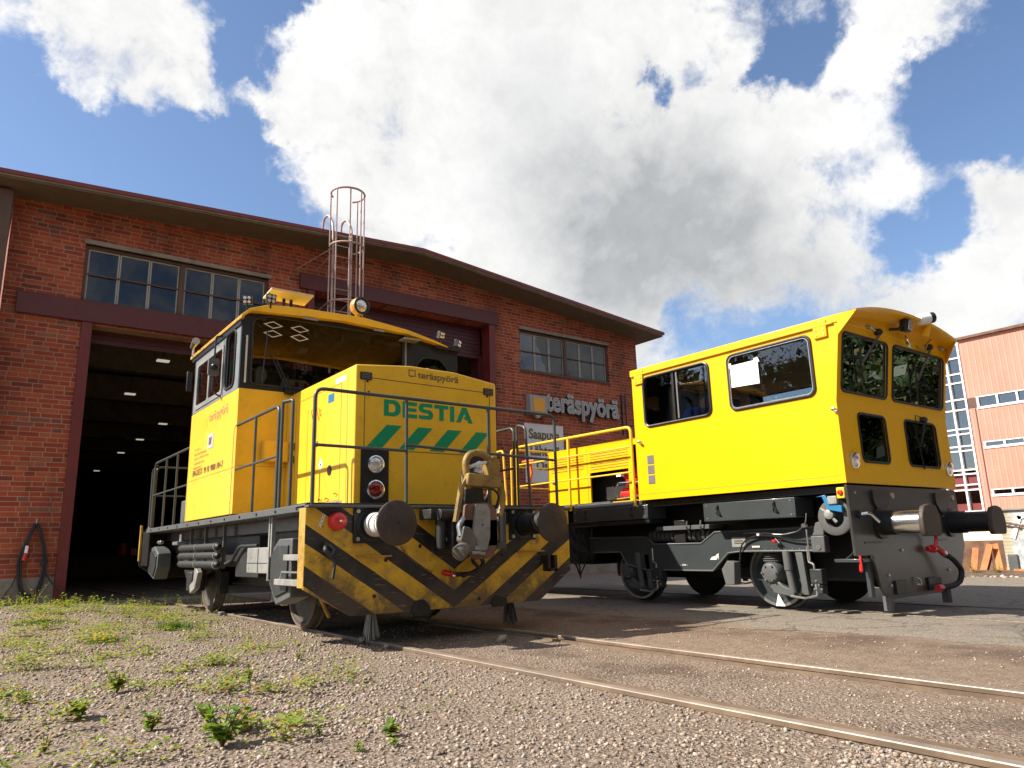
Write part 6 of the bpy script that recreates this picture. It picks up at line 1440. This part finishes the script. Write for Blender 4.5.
# ------------------------------------------------------------------ person in the cab
def skin_mesh(name, joints, edges, radii, mt, parent=None, sub=2):
    me = bpy.data.meshes.new(name); L = Vector(joints[0])
    me.from_pydata([tuple(Vector(j)-L) for j in joints], edges, []); me.materials.append(mt)
    o = bpy.data.objects.new(name, me); C.objects.link(o)
    sm_ = o.modifiers.new('skin', 'SKIN'); me.skin_vertices[0].data[0].use_root = True
    for v_, r_ in zip(me.skin_vertices[0].data, radii): v_.radius = (r_, r_) if not isinstance(r_, tuple) else r_
    ss = o.modifiers.new('sub', 'SUBSURF'); ss.levels = sub; ss.render_levels = sub
    dg = bpy.context.evaluated_depsgraph_get(); m3 = bpy.data.meshes.new_from_object(o.evaluated_get(dg)); bpy.data.objects.remove(o)
    for pl in m3.polygons: pl.use_smooth = True
    m3.name = name; m3.materials.clear(); m3.materials.append(mt)
    o = bpy.data.objects.new(name, m3); C.objects.link(o)
    if parent is not None: o.parent = parent
    o.location = L - parent_loc(parent); WL[o.name] = L; return o
# seated on the driver seat, leaning forward, hand resting by the window
px_, py_ = 8.82, 7.02
per = thing('person', 'person in a blue jacket seated behind the smaller side window of the plough locomotive', 'person', (px_, py_+.1, 1.56))
obj_seat = obj('driver_seat', MB().box(px_-.22, px_+.24, py_-.1, py_+.32, 2.0, 2.15).box(px_-.2, px_+.24, py_+.3, py_+.4, 2.1, 2.6).cyl((px_, py_+.1, 1.56), (px_, py_+.1, 2.0), .06, n=12), M['cloth_dark'], L2, bevel=.03)
J = [(px_, py_+.18, 2.26), (px_, py_+.18, 2.48), (px_, py_+.12, 2.7), (px_, py_+.04, 2.82), (px_, py_-.09, 2.87),
     (px_-.17, py_+.04, 2.78), (px_-.25, py_-.05, 2.56), (px_-.23, py_-.26, 2.5), (px_-.22, py_-.34, 2.5),
     (px_+.18, py_+.04, 2.78), (px_+.26, py_-.05, 2.54), (px_+.2, py_-.26, 2.44), (px_+.16, py_-.34, 2.42),
     (px_-.1, py_+.1, 2.24), (px_-.12, py_-.28, 2.22), (px_-.12, py_-.3, 1.76), (px_-.12, py_-.4, 1.64), (px_+.1, py_+.1, 2.24), (px_+.12, py_-.28, 2.22), (px_+.12, py_-.3, 1.76), (px_+.12, py_-.4, 1.64)]
E_ = [(0,1),(1,2),(2,3),(3,4),(3,5),(5,6),(6,7),(7,8),(3,9),(9,10),(10,11),(11,12),(0,13),(13,14),(14,15),(15,16),(0,17),(17,18),(18,19),(19,20)]
Rd = [(.15,.11),(.15,.11),(.17,.12),(.1,.08),.055,.07,.055,.042,.035,.07,.055,.042,.035,.09,.075,.055,.045,.09,.075,.055,.045]
jk = skin_mesh('body', J, E_, Rd, M['cloth_blue'], per)
hx, hy, hz_ = px_-.02, py_-.17, 2.93
hd_ = MB().sphere((hx, hy, hz_), .1, 20, 14, (.78, .95, 1.2)); hd_.sphere((hx, hy-.1, hz_-.01), .018, 8, 6, (.8, 1.2, 1.5))
for s_ in (-1, 1): hd_.sphere((hx+s_*.08, hy+.01, hz_), .022, 8, 6, (.5, .9, 1.4))
hd_.sphere((hx, hy-.085, hz_-.055), .02, 8, 6, (1.3, .6, .4)); obj('head', hd_, M['skin'], per)
obj('hair', MB().sphere((hx, hy+.025, hz_+.03), .103, 16, 10, (.82, .95, 1.05)), M['hair'], per)
mb = MB()
for s_ in (-1, 1): mb.sphere((hx+s_*.032, hy-.088, hz_+.02), .01, 8, 6)
obj('eye', mb, M['black'], per)
for s_, (wx, wy, wz) in ((-1, (px_-.22, py_-.34, 2.5)), (1, (px_+.16, py_-.34, 2.42))):
    Jh = [(wx, wy, wz), (wx, wy-.06, wz)]; Eh = [(0, 1)]; Rh = [.03, (.035, .018)]
    for f in range(4):
        b0 = len(Jh); ox = (f-1.5)*.02; ln = (.03, .036, .034, .026)[f]
        Jh += [(wx+ox, wy-.09, wz), (wx+ox, wy-.09-ln, wz-.012), (wx+ox, wy-.09-ln*1.6, wz-.035)]; Eh += [(1, b0), (b0, b0+1), (b0+1, b0+2)]; Rh += [.0095, .0085, .007]
    b0 = len(Jh); Jh += [(wx-s_*.035, wy-.05, wz-.01), (wx-s_*.045, wy-.085, wz-.025)]; Eh += [(1, b0), (b0, b0+1)]; Rh += [.011, .009]
    skin_mesh('hand', Jh, Eh, Rh, M['skin'], per, 1)

# ------------------------------------------------------------------ plants
def leaf_mat(name, cols):
    m_, bb, p, out = mat(name); geo = bb.n('ShaderNodeNewGeometry')
    c = bb.ramp(geo.outputs['Random Per Island'], cols); bb.set(p.inputs['Base Color'], c); p.inputs['Roughness'].default_value = .5
    p.inputs['Specular IOR Level'].default_value = .3
    tr = bb.n('ShaderNodeBsdfTranslucent'); bb.set(tr.inputs[0], bb.mix(1, c, (1.3, 1.3, .6), 'MULTIPLY')); mx = bb.n('ShaderNodeMixShader'); mx.inputs[0].default_value = .4
    t = m_.node_tree; t.links.new(p.outputs[0], mx.inputs[1]); t.links.new(tr.outputs[0], mx.inputs[2]); t.links.new(mx.outputs[0], out.inputs[0]); return m_
M['leaf_weed'] = leaf_mat('weed_leaves', [(0, (.13, .19, .03)), (.35, (.22, .3, .045)), (.7, (.32, .38, .06)), (.88, (.45, .42, .06)), (.96, (.42, .18, .05)), (1, (.35, .1, .08))])
M['leaf_green'] = leaf_mat('broad_leaves', [(0, (.08, .17, .03)), (.4, (.15, .26, .035)), (.75, (.26, .34, .045)), (.92, (.38, .33, .04)), (1, (.5, .2, .03))])
M['grass'] = leaf_mat('grass_blades', [(0, (.05, .12, .02)), (.5, (.08, .17, .03)), (.85, (.14, .2, .05)), (1, (.3, .26, .12))])
M['petal'] = leaf_mat('yellow_petals', [(0, (.6, .42, .01)), (1, (.75, .55, .02))])
M['stem'] = paint('plant_stem', (.16, .13, .05), .6)
M['leaf_tree'] = leaf_mat('tree_leaves', [(0, (.012, .025, .009)), (.4, (.02, .038, .013)), (.8, (.035, .05, .018)), (1, (.07, .06, .025))])
M['bark'] = paint('tree_bark', (.09, .065, .045), .9, bumps=.5)
def leaf(mb, P, d, up, ln, wd):
    d = d.normalized(); s_ = d.cross(up).normalized(); n_ = s_.cross(d)
    pts = [P, P+d*ln*.25+s_*wd*.42+n_*ln*.03, P+d*ln*.6+s_*wd*.46+n_*ln*.02, P+d*ln-n_*ln*.12, P+d*ln*.6-s_*wd*.46+n_*ln*.02, P+d*ln*.25-s_*wd*.42+n_*ln*.03, P+d*ln*.45-n_*ln*.03]
    mb.add(pts, [(0, 1, 6), (1, 2, 6), (2, 3, 6), (3, 4, 6), (4, 5, 6), (5, 0, 6)])
def rdir(rg, up=.5):
    a = rg.uniform(0, 6.283); return Vector((math.cos(a), math.sin(a), rg.uniform(up-.4, up+.4)))
def G3(x, y): return Vector((x, y, float(gz(x, y))))
def plant(x, y, h, n, ll, label, cat='weed', mt='leaf_green', seed=0, grp=None, spread=.5, flowers=0):
    rg = random.Random(seed); P0 = G3(x, y); t = thing('leafy_weed', label, cat, P0, grp)
    st = MB(); lf = MB(); fl = MB()
    for k in range(n):
        d = Vector((rg.uniform(-1, 1)*spread, rg.uniform(-1, 1)*spread, 1)).normalized(); hh = h*rg.uniform(.5, 1)
        pts = [P0, P0+d*hh*.5, P0+d*hh+Vector((d.x, d.y, 0))*hh*.25]; st.tube(pts, .0025+.004*h, 5)
        for j in range(rg.randint(5, 8)):
            f = .25+.75*j/7; P = P0+d*hh*f; dd = rdir(rg, .25); dd.x += d.x*.7; dd.y += d.y*.7
            leaf(lf, P, dd, Vector((0, 0, 1)), ll*rg.uniform(.6, 1.15), ll*rg.uniform(.45, .65))
        if flowers:
            for j in range(flowers): leaf(fl, pts[-1]+Vector((rg.uniform(-.02, .02), rg.uniform(-.02, .02), rg.uniform(0, .02))), rdir(rg, .2), Vector((0, 0, 1)), .014, .01)
    obj('stems', st, M['stem'], t); obj('leaves', lf, M[mt], t, smooth=False)
    if flowers: obj('flowers', fl, M['petal'], t, smooth=False)
    return t
def at(px, py, z=.05):
    d = dir_of(px, py); t = (z-CAM_H)/d.z; return d.x*t, d.y*t
GP = 'weeds growing singly in the gravel'
for a in [
  (1.10, 3.74, .2, 12, .075, 'biggest broad leaved green weed in the foreground gravel at the bottom edge', 'leaf_green', 1),
  (1.22, 3.95, .18, 8, .06, 'tall weed with orange and yellow leaves just behind the biggest foreground weed', 'leaf_green', 2),
  (.92, 4.35, .12, 8, .055, 'low leafy weed left behind the biggest foreground weed', 'leaf_green', 3),
  (1.80, 3.42, .09, 4, .06, 'small yellowing seedling, the rightmost one in the foreground gravel', 'leaf_green', 4),
  (1.53, 3.22, .05, 3, .035, 'tiny green seedling near the bottom edge right of the biggest weed', 'leaf_green', 5),
  (1.70, 3.20, .045, 2, .035, 'tiny two-stemmed seedling in the bare gravel below the yellowing seedling', 'leaf_green', 6),
  (1.52, 3.62, .05, 3, .03, 'small seedling midway between the biggest weed and the yellowing seedling', 'leaf_green', 7),
  (.66, 4.9, .12, 12, .065, 'bushy weed with large pale leaves in the left foreground', 'leaf_weed', 8),
  (.95, 5.55, .14, 14, .06, 'wide clump of yellow green weed in the middle of the left gravel', 'leaf_weed', 9),
  (.45, 4.3, .1, 4, .04, 'weed with orange flowers at the lower left edge', 'leaf_weed', 10),
  (1.73, 5.35, .12, 5, .045, 'isolated upright weed left of the nearest rail', 'leaf_weed', 11),
  (2.45, 6.3, .13, 4, .04, 'isolated weed close to the front step of the striped locomotive', 'leaf_weed', 12),
  (1.33, 16.6, .45, 5, .06, 'taller yellow green weed standing at the foot of the maroon door post', 'leaf_weed', 13),
]:
    x, y, h, n, ll, lb, mt, sd = a
    plant(x, y, h, n, ll, lb, mt=mt, seed=sd, grp=GP, flowers=3 if 'flower' in lb else 0)
def tuft(x, y, h, r_, n, label, seed, fl=False):
    rg = random.Random(seed); t = thing('grass_tuft', label, 'grass', G3(x, y)); mb = MB(); ft = MB()
    for k in range(n):
        a = rg.uniform(0, 6.28); q = abs(rg.gauss(0, .5))*r_; P = G3(x+math.cos(a)*q*1.5, y+math.sin(a)*q)
        d = Vector((rg.uniform(-.4, .4), rg.uniform(-.4, .4), 1)).normalized(); s_ = Vector((math.cos(a), math.sin(a), 0))*.003; hh = h*rg.uniform(.5, 1)
        mb.add([P-s_, P+s_, P+d*hh*.6+s_*.7, P+d*hh+Vector((d.x, d.y, 0))*hh*.4, P+d*hh*.6-s_*.7], [(0, 1, 2, 4), (4, 2, 3)])
        if fl and k % 4 == 0: leaf(ft, P+d*hh, rdir(rg, .1), Vector((0, 0, 1)), .03, .025)
    obj('blades', mb, M['grass'], t, smooth=False)
    if fl: obj('flower_heads', ft, M['petal'], t, smooth=False)
tuft(2.3, 9.9, .13, .2, 420, 'dense bright green grass tuft between the left doorway and the striped locomotive', 21)
tuft(1.38, 8.9, .1, .18, 240, 'small grass tuft with yellow flower heads on the left gravel', 22, True)
tuft(1.05, 11.6, .12, .2, 240, 'farther grass tuft with yellow flowers towards the hanging cable coil', 23, True)
# scattered weeds as ground cover: clumps of small broad leaves, thinner towards the rails
rg = random.Random(77); lf = MB()
clumps = []
for k in range(135):
    y = 3.4+11.4*rg.random()**.8; x = .06*y + (rg.random()**1.3)*(1.75+.05*y) + (.25 if rg.random() < .2 else 0)
    clumps.append((x, y, rg.uniform(.05, .16)*(1+.09*y), rg.uniform(.04, .16)))
for x, y, r_, hh in clumps:
    P1 = G3(x, y)
    for j in range(int(26+420*r_*rg.random())):
        a = rg.uniform(0, 6.28); q = abs(rg.gauss(0, .5))*r_; up_ = hh*(1-.5*q/r_)
        leaf(lf, P1+Vector((math.cos(a)*q*1.5, math.sin(a)*q, rg.uniform(.003, max(.01, up_)))), rdir(rg, .35), Vector((0, 0, 1)), rg.uniform(.022, .055), rg.uniform(.012, .03))
for k in range(420):
    y = 3.3+11.8*rg.random()**.75; x = .07*y+rg.random()*(2.3+.05*y); P0 = G3(x, y)
    for j in range(rg.randint(3, 7)): leaf(lf, P0+Vector((rg.uniform(-.03, .03), rg.uniform(-.03, .03), rg.uniform(.003, .03))), rdir(rg, .3), Vector((0, 0, 1)), rg.uniform(.015, .04), rg.uniform(.008, .02))
o = tag(stuff(obj('weeds', lf, M['leaf_weed'], smooth=False)), 'sparse low weeds spread over the gravel on the left', 'weeds')
lf = MB()
for k in range(230):
    y = rg.uniform(14.2, 16.9); x = rg.uniform(-.6, 4.8); P0 = G3(x, y); d = Vector((rg.uniform(-.4, .4), rg.uniform(-.4, .4), 1)); hh = rg.uniform(.05, .22)
    s_ = Vector((.006, 0, 0)); lf.add([P0-s_, P0+s_, P0+d*hh], [(0, 1, 2)])
    for j in range(4): leaf(lf, P0+d*hh*rg.uniform(.2, 1), rdir(rg, .3), Vector((0, 0, 1)), rg.uniform(.03, .07), .025)
tag(stuff(obj('tall_weeds', lf, M['leaf_weed'], smooth=False)), 'strip of taller weeds and dry grass in front of the left doorway and plinth', 'weeds')
for x, y, lb, sd in ((18.5, 7.35, 'green bush sprouting in front of the leaning rusty plates', 41), (18.6, 6.9, 'smaller green weed between the rusty plates and the graffiti wall', 42), (18.7, 6.05, 'yellow green weed at the foot of the painted K', 43)):
    t = plant(x, y, .45 if sd == 41 else .35, 8, .07, lb, mt='leaf_weed', seed=sd, grp='weeds along the graffiti wall')
# bits of debris on the rails and the ground
for i, (x, y, s_, lb) in enumerate([(3.45, 7.2, .05, 'pale stone lying on the nearest rail by the rail broom'), (3.42, 6.6, .035, 'small stone on the nearest rail ahead of the broom'), (4.45, 6.15, .05, 'flat pale stone between the rails in the shade of the coupler')]):
    rs = np.random.RandomState(50+i); o = pebbles('stone', np.array([x]), np.array([y]), np.array([s_]), rs, M['stone']); o.location.z += .02; tag(o, lb, 'stone')
tag(obj('blue_drum', MB().lathe((10.6, 14.2, .25), (1, 0, 0), [(0, .26), (.03, .28), (.4, .27), (.8, .28), (.83, .24)], 28), M['blue'], bevel=.01), 'blue drum lying beyond the rear wheels of the plough locomotive', 'drum')

# ------------------------------------------------------------------ trees standing behind the camera, seen in the window reflections
def tree(x, y, H, seed, label):
    rg = random.Random(seed); t = thing('broadleaf_tree', label, 'tree', (x, y, -.05), 'trees across the yard behind the camera')
    tr = MB(); tr.tube([(x, y, -.1), (x+.1, y, H*.25), (x-.05, y+.1, H*.5), (x+.1, y, H*.85)], .2, 10, rs=[.26, .2, .14, .05])
    cs = []
    for k in range(9):
        z = H*rg.uniform(.25, .75); a = rg.uniform(0, 6.28); e = Vector((x+math.cos(a)*H*.22, y+math.sin(a)*H*.22, z+H*.15)); tr.tube([(x, y, z), e], .05, 6, rs=[.09, .03]); cs.append(e)
    obj('trunk', tr, M['bark'], t)
    N = 22000; rs = np.random.RandomState(seed)
    cl_ = np.array([[x+rs.normal()*H*.17, y+rs.normal()*H*.17, H*(.5+.3*rs.normal()*.7)] for _ in range(46)] + [list(c_) for c_ in cs])
    cl_[:, 2] = np.clip(cl_[:, 2], H*.12, H*.97)
    ci_ = rs.randint(0, len(cl_), N); P_ = cl_[ci_] + rs.normal(size=(N, 3))*H*.06
    A = rs.normal(size=(N, 3)); A /= np.linalg.norm(A, axis=1)[:, None]; B = np.cross(A, rs.normal(size=(N, 3))); B /= np.linalg.norm(B, axis=1)[:, None]
    s_ = rs.uniform(.05, .125, (N, 1)); big_ = rs.rand(N) < .14; s_[big_] = rs.uniform(.25, .5, (int(big_.sum()), 1)); P_[big_] = cl_[ci_[big_]] + rs.normal(size=(int(big_.sum()), 3))*H*.03; V = np.stack([P_-A*s_, P_+B*s_*.6, P_+A*s_, P_-B*s_*.6], 1).reshape(-1, 3)-np.array([x, y, 0])
    me = bpy.data.meshes.new('crown'); me.from_pydata(V.tolist(), [], (np.arange(N*4).reshape(N, 4)).tolist()); me.materials.append(M['leaf_tree'])
    o = bpy.data.objects.new('crown', me); C.objects.link(o); o.parent = t; o.location = (0, 0, .05); WL[o.name] = Vector((x, y, 0))
    return t
kinds = ['tall dense', 'round bushy', 'slightly thinner']
base = [tree(2, -15, 15, 101, 'tall dense broadleaf tree, first of the row behind the camera'), tree(9, -13, 13, 102, 'round bushy broadleaf tree, second of the row behind the camera')]
ordn = ['third', 'fourth', 'fifth', 'sixth', 'seventh', 'eighth', 'ninth', 'tenth', 'eleventh', 'twelfth', 'thirteenth', 'fourteenth', 'fifteenth', 'sixteenth', 'seventeenth', 'eighteenth', 'nineteenth', 'twentieth']
rg = random.Random(5)
for i, (x, y) in enumerate([(-24, 22), (-29, 29), (-25, 36), (-34, 24), (-33, 37), (-38, 31)]):
    t = dup(base[i % 2], (x, y, -.05), f'{"tall dense" if i % 2 == 0 else "round bushy"} broadleaf tree, {["nearest", "second", "third", "fourth", "fifth", "farthest"][i]} of the group left of the brick workshop')
    t['group'] = 'trees left of the brick workshop'; t.rotation_euler.z = 1.3*i
for i, (x, y) in enumerate([(15, -14), (20, -12), (25, -14), (30, -12.5), (35, -14), (40, -12), (45, -13.5), (50, -12), (56, -13), (-4, -14), (62, -9), (12, -19), (18, -21), (26, -20), (33, -21), (41, -20), (48, -21), (55, -19)]):
    src = base[i % 2]; t = dup(src, (x, y, -.05), f'{"tall dense" if i % 2 == 0 else "round bushy"} broadleaf tree, {ordn[i]} of the row behind the camera')
    t.rotation_euler.z = rg.uniform(0, 6.28); s_ = rg.uniform(.9, 1.15); t.scale = (s_, s_, s_)
